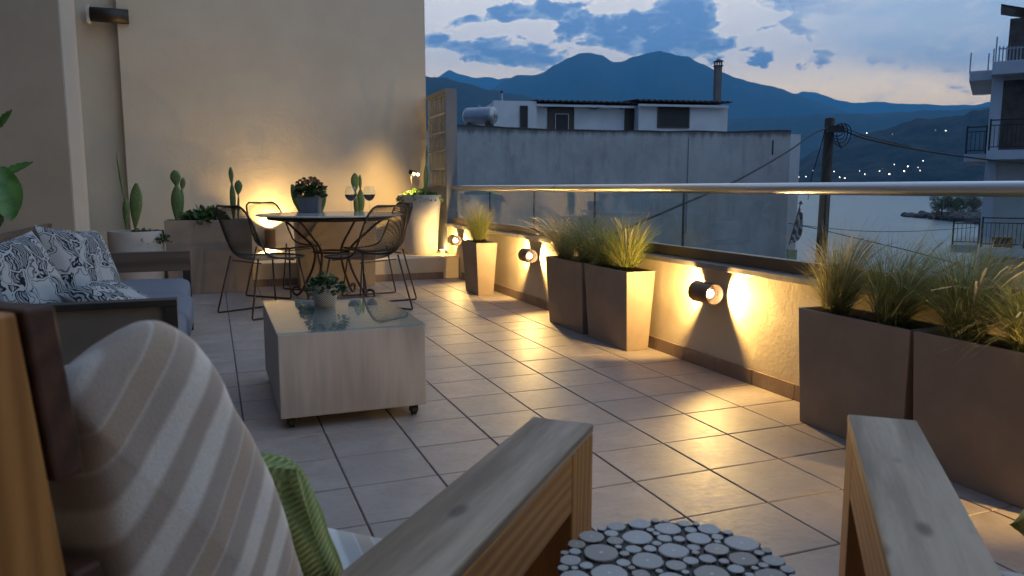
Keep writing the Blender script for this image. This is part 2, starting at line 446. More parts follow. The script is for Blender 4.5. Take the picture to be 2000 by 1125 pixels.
# ------------------------------------------------------------------ glass balustrade
GX = 2.585
rail = thing('glass_railing', 'frameless glass balustrade under a thick round steel handrail along the parapet', 'railing', (GX, 4, .585))
MB().tube([(0, -5.5, .40), (0, 8.43 - 4, .40)], .028, 20).build('handrail', M['steel'], rail, smooth=True)
MB().tube([(0, 5.62 - 4, .40), (0, 5.625 - 4, .40)], .0289, 20).build('rail_joint', M['channel'], rail, smooth=True)
MB().box(-.028, .028, -5.5, 8.42 - 4, .001, .06).build('bottom_channel', M['bronze'], rail, bevel=.002)
joints = [8.40, 7.2167, 6.0866, 4.9615, 3.8358, 2.71, 1.585, .46, -.665, -1.5]
for a, b in zip(joints, joints[1:]):
    MB().box(-.006, .006, b - 4 + .005, a - 4 - .005, .03, .385).build('glass_pane', M['glass'], rail)
    MB().box(-.0065, .0065, b - 4 - .003, b - 4 + .003, .062, .384).build('pane_seal', M['rubber'], rail)

# ------------------------------------------------------------------ back wall, ledge, glass block screen
bw = tag(MB().box(-.84, XW + .0, 0, .25, -8.0, 5.0).build('back_wall', M['wall'], loc=(0, YB, 0)), 'tall cream plaster back wall washed by warm lamp light', 'wall')
rw = tag(MB().box(-3.2, -.842, 0, .25, 0, 5.0).build('recessed_wall', M['wall'], loc=(0, YB + .14, 0)), 'narrow recessed strip of plaster wall between the pale pier and the back wall', 'wall')
ledge = thing('masonry_ledge', 'low plastered masonry ledge with tiled skirting running along the back wall', 'ledge', (0, YL, 0))
MB().box(-.84, XW - .002, .006, YB - YL - .002, 0, .235).build('ledge_body', M['parapet'], ledge, bevel=.008)
for k in range(12):
    x = -.7 + k * TP
    if x + TP > XW: break
    o = bpy.data.objects.new('skirting_tile', skm); col.objects.link(o); o.parent = ledge
    o.location = (x + TP / 2, .0, 0); o.rotation_euler = (0, 0, R(90))
M['screen_frame'] = plaster('grey_screen_render', (.17, .18, .20), (.21, .22, .24), .2)
scr = thing('glass_block_screen', 'tall screen of glass blocks in a grey plaster frame at the end of the railing', 'screen', (XW, 8.47, 0))
L_ = YB - 8.47 - .002
fr = MB(); fr.box(.0, .13, .0, L_, .0, 1.0); fr.box(0, .13, 0, .035, 1.0, 2.10); fr.box(0, .13, .035, L_, 2.045, 2.10)
fr.build('frame', M['screen_frame'], scr)
M['mortar'] = simple('pale_mortar', (.62, .60, .56), .8)
MB().box(.03, .10, .035, L_, 1.0, 2.045).build('mortar_grid', M['mortar'], scr)
m, nt, p = new_mat('glass_block'); co = xcoord(nt)
nb = xnoise(nt, xscale(nt, co, (30, 60, 4)), 1.0, 3, .5, .5)
set_in(nt, p, 'Base Color', xmix(nt, nb.step(.3, .7), (.055, .065, .065), (.16, .18, .175))); set_in(nt, p, 'Roughness', .12); set_in(nt, p, 'Specular IOR Level', .8)
bump(nt, p, nb, .5, .01); M['block'] = m
bw_ = (L_ - .035) / 4; bh_ = 1.045 / 5
gb = MB(); a, b = bw_ / 2 - .009, bh_ / 2 - .010
gb.box(-.008, .07, -a, a, -b, b)
gbm = gb.mesh('glass_block', M['block'])
for i in range(4):
    for j in range(5):
        o = bpy.data.objects.new('glass_block', gbm); col.objects.link(o); o.parent = scr
        o.location = (.028, .035 + (i + .5) * bw_, 1.0 + (j + .5) * bh_)
        bv = o.modifiers.new('bevel', 'BEVEL'); bv.width = .006; bv.segments = 2

# ------------------------------------------------------------------ house side: pier and wall behind the sofa
M['pier_side_lit'] = plaster('pier_plaster_lit_tone', (.46, .41, .35), (.52, .465, .40), .15)  # pier plaster again, lightened to paint in lamp light on its side
pier = thing('house_pier', 'dark plastered house pier with a side face toned paler as if lamp-lit behind the sofa', 'wall', (-.95, 6.39, 0))
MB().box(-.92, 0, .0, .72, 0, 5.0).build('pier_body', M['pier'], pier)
MB().box(.001, .012, .004, .71, 0, 5.0).build('side_face', M['pier_side_lit'], pier)
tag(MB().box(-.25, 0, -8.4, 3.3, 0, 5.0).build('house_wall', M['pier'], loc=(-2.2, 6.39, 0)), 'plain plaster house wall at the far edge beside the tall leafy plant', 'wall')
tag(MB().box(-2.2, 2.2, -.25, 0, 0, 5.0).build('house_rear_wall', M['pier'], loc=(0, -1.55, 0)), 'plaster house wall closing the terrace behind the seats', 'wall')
fx = thing('wall_cylinder', 'short dark horizontal cylinder with a pale bracket high on the recessed wall', 'fixture', at_y(212, 30, 9.30))
MB().tube([(-.17, 0, 0), (.19, 0, 0)], .075, 18).build('cylinder', M['black_metal'], fx, smooth=True)
MB().box(-.20, -.172, -.05, .12, -.09, .09).build('bracket', M['trim'], fx)

# ------------------------------------------------------------------ wall lamps (open tubes lit at both ends)
def point_light(name, parent, loc, power, radius=.012, color=LAMP_COL):
    l = bpy.data.lights.new(name, 'POINT'); l.energy = power; l.color = color; l.shadow_soft_size = radius
    o = bpy.data.objects.new(name, l); col.objects.link(o); o.parent = parent; o.location = loc; return o
def spot_light(name, parent, loc, d, power, size, blend, radius=.012, color=LAMP_COL):
    l = bpy.data.lights.new(name, 'SPOT'); l.energy = power; l.color = color; l.shadow_soft_size = radius; l.spot_size = size; l.spot_blend = blend
    o = bpy.data.objects.new(name, l); col.objects.link(o); o.parent = parent; o.location = loc; o.rotation_euler = d.to_track_quat('-Z', 'Y').to_euler(); return o
def tube_lamp(label, loc, rot, rad, ln, power):
    t = thing('tube_wall_lamp', label, 'wall lamp', loc, 0, 'tube wall lamps'); t.rotation_euler = rot
    # local: tube axis z, wall towards +x
    h = ln / 2
    MB().lathe([(rad, -h), (rad, h), (rad - .004, h), (rad - .005, .012), (rad - .005, -.012), (rad - .004, -h), (rad, -h)], 28, cap0=False, cap1=False).build('tube', M['lamp_body'], t, smooth=True)
    smooth_angle(t.children[-1], 35)
    MB().lathe([(0.0005, -.01), (rad - .0055, -.01), (rad - .0055, .01), (.0005, .01)], 24, cap0=False, cap1=False).build('divider', M['lamp_inside'], t)
    MB().box(rad - .008, rad + .012, -.03, .03, -.04, .04).build('wall_plate', M['lamp_body'], t)
    for s in (-1, 1):
        bz = s * (h - .033)
        MB().lathe([(.001, -.018), (.016, -.016), (.022, -.004), (.022, .006), (.014, .016), (.001, .018)], 16, (0, 0, bz - s * .012), False, False).build('bulb', M['bulb'], t, smooth=True)
        spot_light('lamp_light', t, (0, 0, bz + s * .007), Vector((0, 0, s)), power, R(126), .5)
    return t
PW = 74
tube_lamp('lit tube lamp on the parapet between the double planters, nearest of the parapet lamps', (XW - .06, 3.407, .43), (R(90), 0, 0), .056, .165, PW)
tube_lamp('lit tube lamp on the parapet between the single planter and the first double planter', (XW - .06, 5.898, .424), (R(90), 0, 0), .056, .165, PW)
tube_lamp('lit tube lamp on the parapet beside the corner, behind the single planter', (XW - .06, 7.982, .42), (R(90), 0, 0), .056, .165, PW * .55)
tube_lamp('lit tube lamp on the parapet past the near planters', (XW - .06, .93, .43), (R(90), 0, 0), .056, .165, PW)
tube_lamp('upright lit tube lamp low on the back wall behind the wire chairs', (.612, YB - .066, .408), (0, 0, R(90)), .06, .21, PW * 1.9)

# ------------------------------------------------------------------ planters
def taper_planter(name, label, x0, x1, y0, y1, h, inset=.03, group=None, sides=(1, 1, 1, 1)):
    c = ((x0 + x1) / 2, (y0 + y1) / 2, 0)
    t = thing(name, label, 'planter', c, 0, group)
    a, b = (x1 - x0) / 2, (y1 - y0) / 2
    def ring(k, z): 
        return [(-a + k * sides[0], -b + k * sides[2], z), (a - k * sides[1], -b + k * sides[2], z), (a - k * sides[1], b - k * sides[3], z), (-a + k * sides[0], b - k * sides[3], z)]
    o = MB(); w = .014
    def inner(k, z): return [(x + (w if x < 0 else -w), y + (w if y < 0 else -w), z) for x, y, z in ring(k, z)]
    vs = ring(inset, .0) + ring(0, h) + inner(0, h) + inner(.002, h - .05)
    fs = [(0, 3, 2, 1)]
    for q in range(3):
        for k in range(4): fs.append((q * 4 + k, q * 4 + (k + 1) % 4, (q + 1) * 4 + (k + 1) % 4, (q + 1) * 4 + k))
    o.add(vs, fs); o.build('box', M['planter'], t, bevel=.003)
    sm = MB(); n = 14; pts = []
    r3 = inner(.004, h - .03)
    for j in range(n):
        for i in range(n):
            u, v = i / (n - 1), j / (n - 1)
            pts.append((r3[0][0] + (r3[1][0] - r3[0][0]) * u, r3[0][1] + (r3[3][1] - r3[0][1]) * v, h - .03 + random.uniform(-.006, .008)))
    sm.grid(pts, n, n).build('soil', M['soil'], t)
    return t
PZ = .49
taper_planter('tall_planter', 'single tapered taupe planter in front of the corner lamp', 2.215, 2.42, 6.555, 6.99, PZ, .03)
taper_planter('tall_planter', 'farther taupe planter of the middle pair by the parapet', 2.275, 2.485, 4.545, 5.14, PZ, .026)
taper_planter('tall_planter', 'nearer taupe planter of the middle pair by the parapet, its side lit by the lamp', 2.285, 2.485, 3.965, 4.53, PZ, .026)
taper_planter('tall_planter', 'taupe planter at the far end of the nearest pair by the parapet', 2.275, 2.48, 1.957, 2.515, PZ, .02)
taper_planter('tall_planter', 'closest taupe planter by the parapet, cut by the picture edge', 2.275, 2.48, 1.39, 1.945, PZ, .02)
taper_planter('tall_planter', 'long taupe planter with cacti behind the left wire chair', -.415, .345, 7.66, 7.99, .69, .012)
taper_planter('tall_planter', 'long taupe planter with cacti behind the round table', .755, 1.53, 7.66, 7.99, .665, .02)

def round_pot(name, label, loc, prof, mat, soil_r, soil_z, cat='planter', n=40):
    t = thing(name, label, cat, loc)
    o = MB().lathe(prof, n, cap0=True, cap1=False).build('pot', mat, t, smooth=True); smooth_angle(o, 40)
    s = MB(); s.lathe([(soil_r, soil_z), (soil_r * .7, soil_z + .008), (soil_r * .3, soil_z + .004), (.002, soil_z + .01)], 24, cap0=False, cap1=True)
    s.build('soil', M['soil'], t); return t
round_pot('round_planter', 'large pale round planter on the ledge in the corner with a spotlight in it', (2.215, 8.55, .236),
          [(.175, 0), (.19, .04), (.205, .25), (.225, .5), (.245, .66), (.243, .672), (.228, .672), (.222, .6), (.2, .6)], M['concrete_pot'], .222, .62)
round_pot('round_planter', 'white round planter with cacti beside the pale pier', (-.655, 7.72, 0),
          [(.195, 0), (.21, .02), (.225, .30), (.235, .59), (.232, .60), (.215, .60), (.21, .52), (.18, .52)], M['concrete_pot'], .21, .555)

# ------------------------------------------------------------------ plants
M['grass'] = None
m, nt, p = new_mat('feather_grass'); at = nt.nodes.new('ShaderNodeAttribute'); at.attribute_name = 'tint'
nt.links.new(at.outputs['Color'], p.inputs['Base Color']); set_in(nt, p, 'Roughness', .55); set_in(nt, p, 'Specular IOR Level', .3)
try:
    tr = nt.nodes.new('ShaderNodeBsdfTranslucent'); nt.links.new(at.outputs['Color'], tr.inputs[0])
    mx = nt.nodes.new('ShaderNodeMixShader'); mx.inputs[0].default_value = .35
    outn = [n for n in nt.nodes if n.type == 'OUTPUT_MATERIAL'][0]
    nt.links.new(p.outputs[0], mx.inputs[1]); nt.links.new(tr.outputs[0], mx.inputs[2]); nt.links.new(mx.outputs[0], outn.inputs[0])
except Exception: pass
M['grass'] = m
GREEN = [(.22, .27, .06), (.28, .32, .08), (.16, .20, .045), (.34, .34, .10)]
STRAW = [(.46, .37, .17), (.54, .45, .24), (.38, .29, .13)]
def grass(label, loc, h, n, spread, lean=(0, 0), straw=.25, droop=.5, plumes=0, r0=.045, w=.00125):
    rnd = random.Random(label)
    mb = MB()
    for k in range(int(n * 1.5)):
        a = rnd.uniform(0, 2 * math.pi); q = math.sqrt(rnd.random())
        bx, by = math.cos(a) * r0 * q, math.sin(a) * r0 * q
        ll = h * rnd.choice((rnd.uniform(.35, .8), rnd.uniform(.6, 1.05), rnd.uniform(.85, 1.25))); out = spread * q * rnd.uniform(.4, 1.5)
        a += rnd.gauss(0, .5)
        ox, oy = math.cos(a) * out + lean[0] * rnd.uniform(.2, 1.3) + rnd.gauss(0, .03), math.sin(a) * out + lean[1] * rnd.uniform(.2, 1.3) + rnd.gauss(0, .03)
        dr = droop * rnd.uniform(.1, 1.5) * min(1.6, out / max(spread, .01) + .25)
        c0 = rnd.choice(STRAW if rnd.random() < straw else GREEN)
        seg = 7; ww = w * rnd.uniform(.6, 1.4); vs = []; cs = []; kx, ky = rnd.gauss(0, .012), rnd.gauss(0, .012); fq = rnd.uniform(4, 8)
        th = rnd.uniform(0, 6.28); side = Vector((-math.sin(th), math.cos(th), 0))
        for s in range(seg + 1):
            t = s / seg
            x = bx + ox * t ** 1.8 + kx * math.sin(fq * t) * t; y = by + oy * t ** 1.8 + ky * math.sin(fq * t + 1) * t
            z = ll * (t - dr * .5 * t ** 3)
            wd = ww * (1 - .8 * t)
            P = Vector((x, y, z)); vs += [P - side * wd, P + side * wd]
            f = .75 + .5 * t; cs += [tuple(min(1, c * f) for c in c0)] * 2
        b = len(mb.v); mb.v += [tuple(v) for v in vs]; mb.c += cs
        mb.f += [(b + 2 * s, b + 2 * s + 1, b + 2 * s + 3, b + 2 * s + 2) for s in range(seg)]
    for k in range(plumes * 2):      # feathery seed heads, paler
        a = rnd.uniform(0, 2 * math.pi); out = spread * rnd.uniform(.6, 1.7); ll = h * rnd.uniform(.85, 1.28)
        pts = []
        for s in range(9):
            t = s / 8
            pts.append(Vector((math.cos(a) * out * t ** 1.6 + lean[0] * t * 1.2, math.sin(a) * out * t ** 1.6 + lean[1] * t * 1.2, ll * (t - .38 * droop * t ** 4))))
        c = rnd.choice([(.48, .42, .30), (.40, .33, .20), (.52, .46, .36)])
        for i in range(8):
            wd = .0008 if i < 4 else .0036 * (1 - abs(i - 6) / 5)
            sd = Vector((-math.sin(a), math.cos(a), 0))
            b = len(mb.v)
            mb.v += [tuple(pts[i] - sd * wd), tuple(pts[i] + sd * wd), tuple(pts[i + 1] + sd * wd * .9), tuple(pts[i + 1] - sd * wd * .9)]
            mb.c += [c] * 4; mb.f.append((b, b + 1, b + 2, b + 3))
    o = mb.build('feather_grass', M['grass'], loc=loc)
    return tag(o, label, 'ornamental grass', 'feather grass in the planters')
gz = PZ - .03
grass('green feather grass clump in the single planter by the corner', (2.32, 6.77, gz), .37, 950, .19, (0, .03), .22, .55, 20)
grass('dry pale feather grass clump leaning out at the far end of the middle planters', (2.37, 4.98, gz), .36, 700, .27, (-.08, .13), .7, .9, 40)
grass('dark bushy grass clump in the middle of the paired planters', (2.38, 4.66, gz), .37, 900, .23, (-.03, .04), .3, .75, 18)
grass('drooping dark grass clump beside the bright clump in the middle planters', (2.38, 4.41, gz), .34, 800, .16, (-.06, .02), .3, 1.0, 12)
grass('bright yellow-green grass clump at the near end of the middle planters', (2.385, 4.14, gz), .34, 900, .19, (0, 0), .14, .42, 8)
grass('golden grass clump at the far end of the nearest planters, in front of the pole', (2.37, 2.40, gz), .35, 1000, .17, (.03, -.05), .55, .6, 22)
grass('dark windblown grass clump second along the nearest planters', (2.38, 2.14, gz), .36, 1000, .26, (.08, -.13), .3, .75, 24)
grass('dark upright grass clump third along the nearest planters', (2.385, 1.835, gz), .36, 900, .23, (.03, -.05), .3, .7, 22)
grass('lamp-lit yellow grass clump at the picture edge in the closest planter', (2.38, 1.60, gz), .30, 850, .22, (-.03, -.02), .35, 1.0, 12)

def pad(mb, base, ln, wd, th, az, tilt=0.0, roll=0.0, neck=.35):
    """one cactus pad: obovate flattened body growing from base"""
    nu, nv = 14, 12; pts = []
    Rm = Matrix.Rotation(az, 3, 'Z') @ Matrix.Rotation(tilt, 3, 'Y') @ Matrix.Rotation(roll, 3, 'Z')
    for j in range(nv):
        t = j / (nv - 1)
        prof = math.sin(math.pi * min(1, max(0, t * .94 + .03)) ** (1.0 + neck)) ** .75
        for i in range(nu):
            a = 2 * math.pi * i / (nu - 1)
            q = Rm @ Vector((math.cos(a) * wd / 2 * prof, math.sin(a) * th / 2 * (prof ** .6), t * ln))
            pts.append(Vector(base) + q)
    mb.grid(pts, nu, nv)
    return Vector(base) + Rm @ Vector((0, 0, ln * .96))
def cactus(label, loc, pads):
    t = thing('prickly_pear_cactus', label, 'cactus', loc, 0, 'prickly pear cacti')
    tips = [Vector((0, 0, 0))]
    for (par_i, ln, wd, th, az, tilt, roll) in pads:
        m_ = MB(); tip = pad(m_, tips[par_i] if par_i >= 0 else Vector((-par_i * .0, 0, 0)), ln, wd, th, az, tilt, roll)
        tips.append(tip); m_.build('pad', M['cactus'], t, smooth=True)
    return t
def cactus_px(label, basepx, y, bits):
    """bits: (base px, base py, tip px, tip py, width px, thickness ratio) measured in the plane y = const"""
    b0 = at_y(*basepx, y); t = thing('prickly_pear_cactus', label, 'cactus', b0, 0, 'prickly pear cacti')
    for bx, by, tx, ty, wpx, th in bits:
        a = at_y(bx, by, y) - b0; b = at_y(tx, ty, y) - b0; d = b - a; ln = d.length
        tilt = math.atan2(d.x, d.z); wd = wpx * (at_y(1001, 500, y) - at_y(1000, 500, y)).length * .94
        m_ = MB(); pad(m_, a, ln, wd, max(.018, wd * th), -.25, tilt, 0, .25 if wpx < 10 else .4)
        m_.build('pad', M['cactus'], t, smooth=True)
    return t
cactus_px('tall thin cactus stem and pad in the white round planter', (250, 447, ), 7.70, [(247, 450, 246, 385, 11, .6), (244, 400, 227, 298, 4, .9), (264, 450, 267, 358, 20, .35)])
cactus_px('oval cactus pads in the long planter next to the white pot', (348, 432), 7.82, [(345, 436, 345, 362, 18, .4), (345, 366, 341, 332, 17, .35), (353, 436, 356, 366, 8, .6), (356, 372, 358, 347, 9, .5), (356, 436, 357, 415, 14, .5)])
cactus_px('slim two-tier cactus beside the back of the left wire chair', (458, 432), 7.82, [(457, 436, 453, 358, 10, .5), (453, 362, 450, 326, 8, .5), (465, 436, 466, 378, 4, .8), (465, 382, 466, 352, 13, .35)])
cactus_px('low cactus with an ear-like pad behind the flowering pot', (600, 430), 7.82, [(596, 432, 570, 360, 17, .35), (622, 432, 632, 362, 16, .35)])
cactus_px('green cactus standing behind the wine glasses', (700, 430), 7.82, [(704, 432, 704, 370, 15, .4), (697, 432, 694, 372, 9, .6), (694, 378, 693, 338, 15, .3), (704, 374, 703, 341, 6, .6)])
cactus_px('tall slender cactus rising from the lit corner planter', (832, 380), 8.62, [(831, 384, 832, 322, 9, .6), (832, 328, 834, 284, 4, .8)])

def leafy(name, label, loc, rx, ry, rz, n, size, mat, cat='plant', drop=0.0, seed=1, group=None, hang=None):
    rnd = random.Random(seed); t = thing(name, label, cat, loc, 0, group)
    mb = MB()
    for k in range(n):
        while True:
            u, v, w = rnd.uniform(-1, 1), rnd.uniform(-1, 1), rnd.uniform(0, 1)
            if u * u + v * v + w * w < 1: break
        P = Vector((u * rx, v * ry, w * rz - drop * (u * u + v * v)))
        d = Vector((u + rnd.gauss(0, .5), v + rnd.gauss(0, .5), rnd.gauss(.25, .5))).normalized()
        s = d.cross(Vector((rnd.gauss(0, 1), rnd.gauss(0, 1), rnd.gauss(0, 1)))).normalized()
        nn = d.cross(s); l = size * rnd.uniform(.6, 1.3); wd = l * rnd.uniform(.28, .42)
        b = len(mb.v)
        mb.v += [tuple(P), tuple(P + d * l * .5 + s * wd + nn * l * .08), tuple(P + d * l), tuple(P + d * l * .5 - s * wd + nn * l * .08), tuple(P + d * l * .5)]
        mb.f += [(b, b + 1, b + 4), (b + 1, b + 2, b + 4), (b + 2, b + 3, b + 4), (b + 3, b, b + 4)]
    mb.build('foliage', mat, t)
    st = MB()
    for k in range(7):
        a = rnd.uniform(0, 6.28); q = rnd.uniform(.3, .8)
        st.tube([(0, 0, -.015), (math.cos(a) * rx * q * .5, math.sin(a) * ry * q * .5, rz * .35), (math.cos(a) * rx * q, math.sin(a) * ry * q, rz * rnd.uniform(.4, .8) - drop * q * q)], .0022, 5)
    st.build('stems', mat, t)
    return t
leafy('trailing_succulent', 'bright trailing ground cover spilling over the rim of the lit corner planter', (2.215, 8.55, .87), .25, .24, .085, 800, .045, M['leaf_mid'], drop=.03, seed=3)
leafy('trailing_succulent', 'dark trailing succulent spilling over the rim of the white round planter', (-.58, 7.66, .535), .22, .16, .085, 420, .04, M['leaf_dark'], drop=.06, seed=4)
leafy('spiky_succulent', 'dark spiky succulent in the long planter behind the left wire chair', (-.06, 7.80, .66), .16, .12, .13, 260, .075, M['leaf_dark'], seed=5)

# tall plant with big leaves at the left edge
def big_leaf(mb, base, d, ln, wd, sag, up=Vector((0, 0, 1))):
    d = Vector(d).normalized(); s = d.cross(up).normalized(); n = s.cross(d)
    nu, nv = 7, 14; pts = []
    for j in range(nv):
        t = j / (nv - 1); w = wd * math.sin(math.pi * min(.995, t * .97 + .03)) ** .7
        c = Vector(base) + d * (ln * t) - Vector((0, 0, 1)) * (sag * t * t)
        for i in range(nu):
            u = (i / (nu - 1) - .5) * 2
            pts.append(c + s * (u * w / 2) + n * (.10 * w * u * u + .004 * math.sin(t * 40 + u)))
    mb.grid(pts, nu, nv)
lp = thing('large_leaf_plant', 'tall plant with broad green leaves at the picture edge behind the sofa', 'plant', (-1.30, 5.3, 0))
M['big_leaf'] = simple('broad_leaf', (.05, .13, .02), .35, var=.25, scale=14, c2=(.075, .17, .03))
b_ = Vector((-1.30, 5.3, 0))
def rel(px, py, y): return at_y(px, py, y) - b_
MB().tube([(0, 0, .2), (.02, 0, .6), tuple(rel(2, 430, 5.3)), tuple(rel(-6, 320, 5.3)), tuple(rel(-12, 200, 5.3))], [.022, .02, .016, .012, .008], 8).build('stem', M['leaf_dark'], lp, smooth=True)
for k, (p0, p1, y0, y1, wd, sag) in enumerate([((2, 325), (22, 432), 5.3, 5.15, .17, .0), ((-10, 352), (64, 310), 5.3, 5.35, .085, .02), ((-14, 262), (24, 214), 5.3, 5.3, .07, .0),
                                    ((-20, 330), (-70, 240), 5.3, 5.1, .15, .05), ((-10, 220), (-60, 130), 5.3, 5.4, .14, .05), ((-14, 380), (-60, 420), 5.3, 5.0, .14, .08), ((0, 470), (36, 456), 5.3, 5.3, .07, .0)]):
    a_, c_ = rel(*p0, y0), rel(*p1, y1); mb = MB(); dd = c_ - a_
    big_leaf(mb, a_, dd, dd.length, wd, sag, Vector((.15, -1, .2)) if k in (0, 3, 4, 5) else Vector((.1, -.55, 1)))
    mb.build('leaf', M['big_leaf'], lp, smooth=True)
lathe_pot = MB().lathe([(.12, 0), (.15, .28), (.155, .30), (.14, .30), (.13, .24), (.002, .24)], 24, cap1=False).build('pot', M['concrete_pot'], lp, smooth=True)

# spotlight on a spike and uplight by the corner planter
sp = thing('spike_spotlight', 'small lit spotlight on a spike in the corner planter', 'spotlight', (2.165, 8.46, .86))
MB().tube([(-.07, 0, 0), (-.07, 0, .30)], .004, 6).build('spike', M['black_metal'], sp)
MB().tube([(-.09, .0, .31), (-.03, .0, .285)], [.024, .03], 14).build('head', M['black_metal'], sp, smooth=True)
MB().lathe([(.001, -.014), (.014, -.008), (.018, 0), (.014, .01), (.001, .014)], 14, (.004, -.01, .275), False, False).build('bulb', M['bulb'], sp, smooth=True)
spot_light('spot_light', sp, (-.005, -.03, .262), Vector((-.75, .45, -.35)), 60, R(150), .6)
ul = thing('ground_uplight', 'small white uplight at the foot of the corner planter', 'uplight', (2.468, 8.52, .236))
MB().lathe([(.03, 0), (.03, .03), (.034, .034), (.034, .04), (.022, .04), (.02, .03), (.001, .03)], 18, cap1=False).build('housing', M['trim'], ul)
MB().lathe([(.018, .031), (.012, .036), (.001, .038)], 14, cap0=False, cap1=False).build('lens', M['bulb'], ul)
point_light('up_light', ul, (0, 0, .056), 3.0, .01)

# ------------------------------------------------------------------ round table
TC = Vector((.985, 6.97, 0))
tb = thing('round_table', 'round bistro table with a pale top and curved dark iron legs', 'table', TC)
MB().lathe([(.001, .743), (.63, .743), (.64, .747), (.64, .755), (.635, .759), (.001, .759)], 64, cap0=False, cap1=False).build('table_top', M['stone_top'], tb)
ring = [(math.cos(a) * .53, math.sin(a) * .53, .724) for a in [2 * math.pi * k / 48 for k in range(48)]]
MB().tube(ring, .018, 8, closed=True).build('rim_frame', M['black_metal'], tb, smooth=True)
MB().tube([(math.cos(2 * math.pi * k / 32) * .16, math.sin(2 * math.pi * k / 32) * .16, .42) for k in range(32)], .009, 8, closed=True).build('waist_ring', M['rust_metal'], tb, smooth=True)
lg = MB(); pts = []
key = [(.52, .718), (.44, .67), (.33, .58), (.22, .49), (.172, .42), (.175, .34), (.21, .24), (.27, .13), (.33, .04), (.37, .012), (.41, .03), (.405, .075), (.36, .085), (.335, .06)]
for i in range(len(key) - 1):
    for s in range(4):
        t = s / 4; p0, p1, p2, p3 = key[max(i - 1, 0)], key[i], key[i + 1], key[min(i + 2, len(key) - 1)]
        f = lambda a, b, c, d: .5 * (2 * b + (c - a) * t + (2 * a - 5 * b + 4 * c - d) * t * t + (3 * b - a - 3 * c + d) * t ** 3)
        pts.append((f(p0[0], p1[0], p2[0], p3[0]), 0, f(p0[1], p1[1], p2[1], p3[1])))
lgm = lg.tube(pts, .0115, 8).mesh('leg', M['rust_metal'], True)
for k in range(4):
    o = bpy.data.objects.new('leg', lgm); col.objects.link(o); o.parent = tb; o.rotation_euler = (0, 0, R(52 + 90 * k))

# pot with flowers and wine glasses on the table
pt = at_y(607, 414, 7.3); pt.z = .760
fp = thing('flower_pot', 'slate blue square pot with a brown-flowered plant on the round table', 'potted plant', pt, R(-18))
mb = MB(); mb.hexa([(-.08, -.08, 0), (.08, -.08, 0), (.08, .08, 0), (-.08, .08, 0), (-.095, -.095, .15), (.095, -.095, .15), (.095, .095, .15), (-.095, .095, .15)])
mb.build('pot', M['navy_pot'], fp, bevel=.006)
rnd = random.Random(11); fl = MB(); st = MB(); lf = MB()
for k in range(26):
    a = rnd.uniform(0, 6.28); q = math.sqrt(rnd.random()); P = Vector((math.cos(a) * q * .13, math.sin(a) * q * .13, .33 - q * q * .10 + rnd.uniform(-.02, .02)))
    st.tube([(P.x * .3, P.y * .3, .14), (P.x * .7, P.y * .7, .24), tuple(P)], .0025, 5)
    for j in range(26):
        d = Vector((rnd.gauss(0, 1), rnd.gauss(0, 1), abs(rnd.gauss(.3, .7)))).normalized(); c = P + d * .016
        s = d.orthogonal().normalized(); u = d.cross(s); z = .009
        b = len(fl.v); fl.v += [tuple(c + s * z), tuple(c + u * z), tuple(c - s * z), tuple(c - u * z), tuple(c + d * .005)]
        fl.f += [(b, b + 1, b + 4), (b + 1, b + 2, b + 4), (b + 2, b + 3, b + 4), (b + 3, b, b + 4)]
for k in range(420):
    a = rnd.uniform(0, 6.28); q = math.sqrt(rnd.random()); P = Vector((math.cos(a) * q * .125, math.sin(a) * q * .125, .14 + rnd.uniform(0, .14) * (1.1 - q * .5)))
    d = Vector((math.cos(a) * q + rnd.gauss(0, .4), math.sin(a) * q + rnd.gauss(0, .4), rnd.uniform(-.1, .7))).normalized(); s = d.cross(Vector((0, 0, 1)) + Vector((rnd.gauss(0, .4), rnd.gauss(0, .4), 0))).normalized(); l = rnd.uniform(.035, .06)
    b = len(lf.v); lf.v += [tuple(P), tuple(P + d * l * .55 + s * l * .33), tuple(P + d * l), tuple(P + d * l * .55 - s * l * .33)]; lf.f.append((b, b + 1, b + 2, b + 3))
lf.build('leaves', M['leaf_dark'], fp); fl.build('flowers', M['flower'], fp); st.build('stems', M['leaf_dark'], fp)

def wine_glass(label, loc):
    t = thing('wine_glass', label, 'wine glass', loc, 0, 'glasses of red wine')
    pr = [(.036, .0), (.036, .002), (.012, .005), (.004, .012), (.0035, .03), (.0035, .095), (.006, .105), (.030, .116), (.048, .138), (.056, .163), (.055, .185), (.050, .21), (.042, .24), (.040, .241)]
    MB().lathe(pr, 28, cap1=False).build('glass', M['table_glass'], t, smooth=True)
    MB().lathe([(.001, .108), (.0275, .118), (.0455, .139), (.0530, .162), (.0530, .167), (.001, .167)], 28, cap0=False, cap1=False).build('wine', M['wine'], t, smooth=True)
    return t
for px, lab in ((686, 'glass of red wine on the round table, closer to the cactus'), (722, 'glass of red wine on the round table, closer to the corner planter')):
    q = at_y(px, 414, 7.12); wine_glass(lab, (q.x, q.y, .7595))

# ------------------------------------------------------------------ wire chairs
def catmull(key, n):
    out = []
    for i in range(len(key) - 1):
        p0, p1, p2, p3 = [Vector(key[k]) for k in (max(i - 1, 0), i, i + 1, min(i + 2, len(key) - 1))]
        for s in range(n):
            t = s / n
            out.append(.5 * (2 * p1 + (p2 - p0) * t + (2 * p0 - 5 * p1 + 4 * p2 - p3) * t * t + (3 * p1 - p0 - 3 * p2 + p3) * t ** 3))
    out.append(Vector(key[-1])); return out
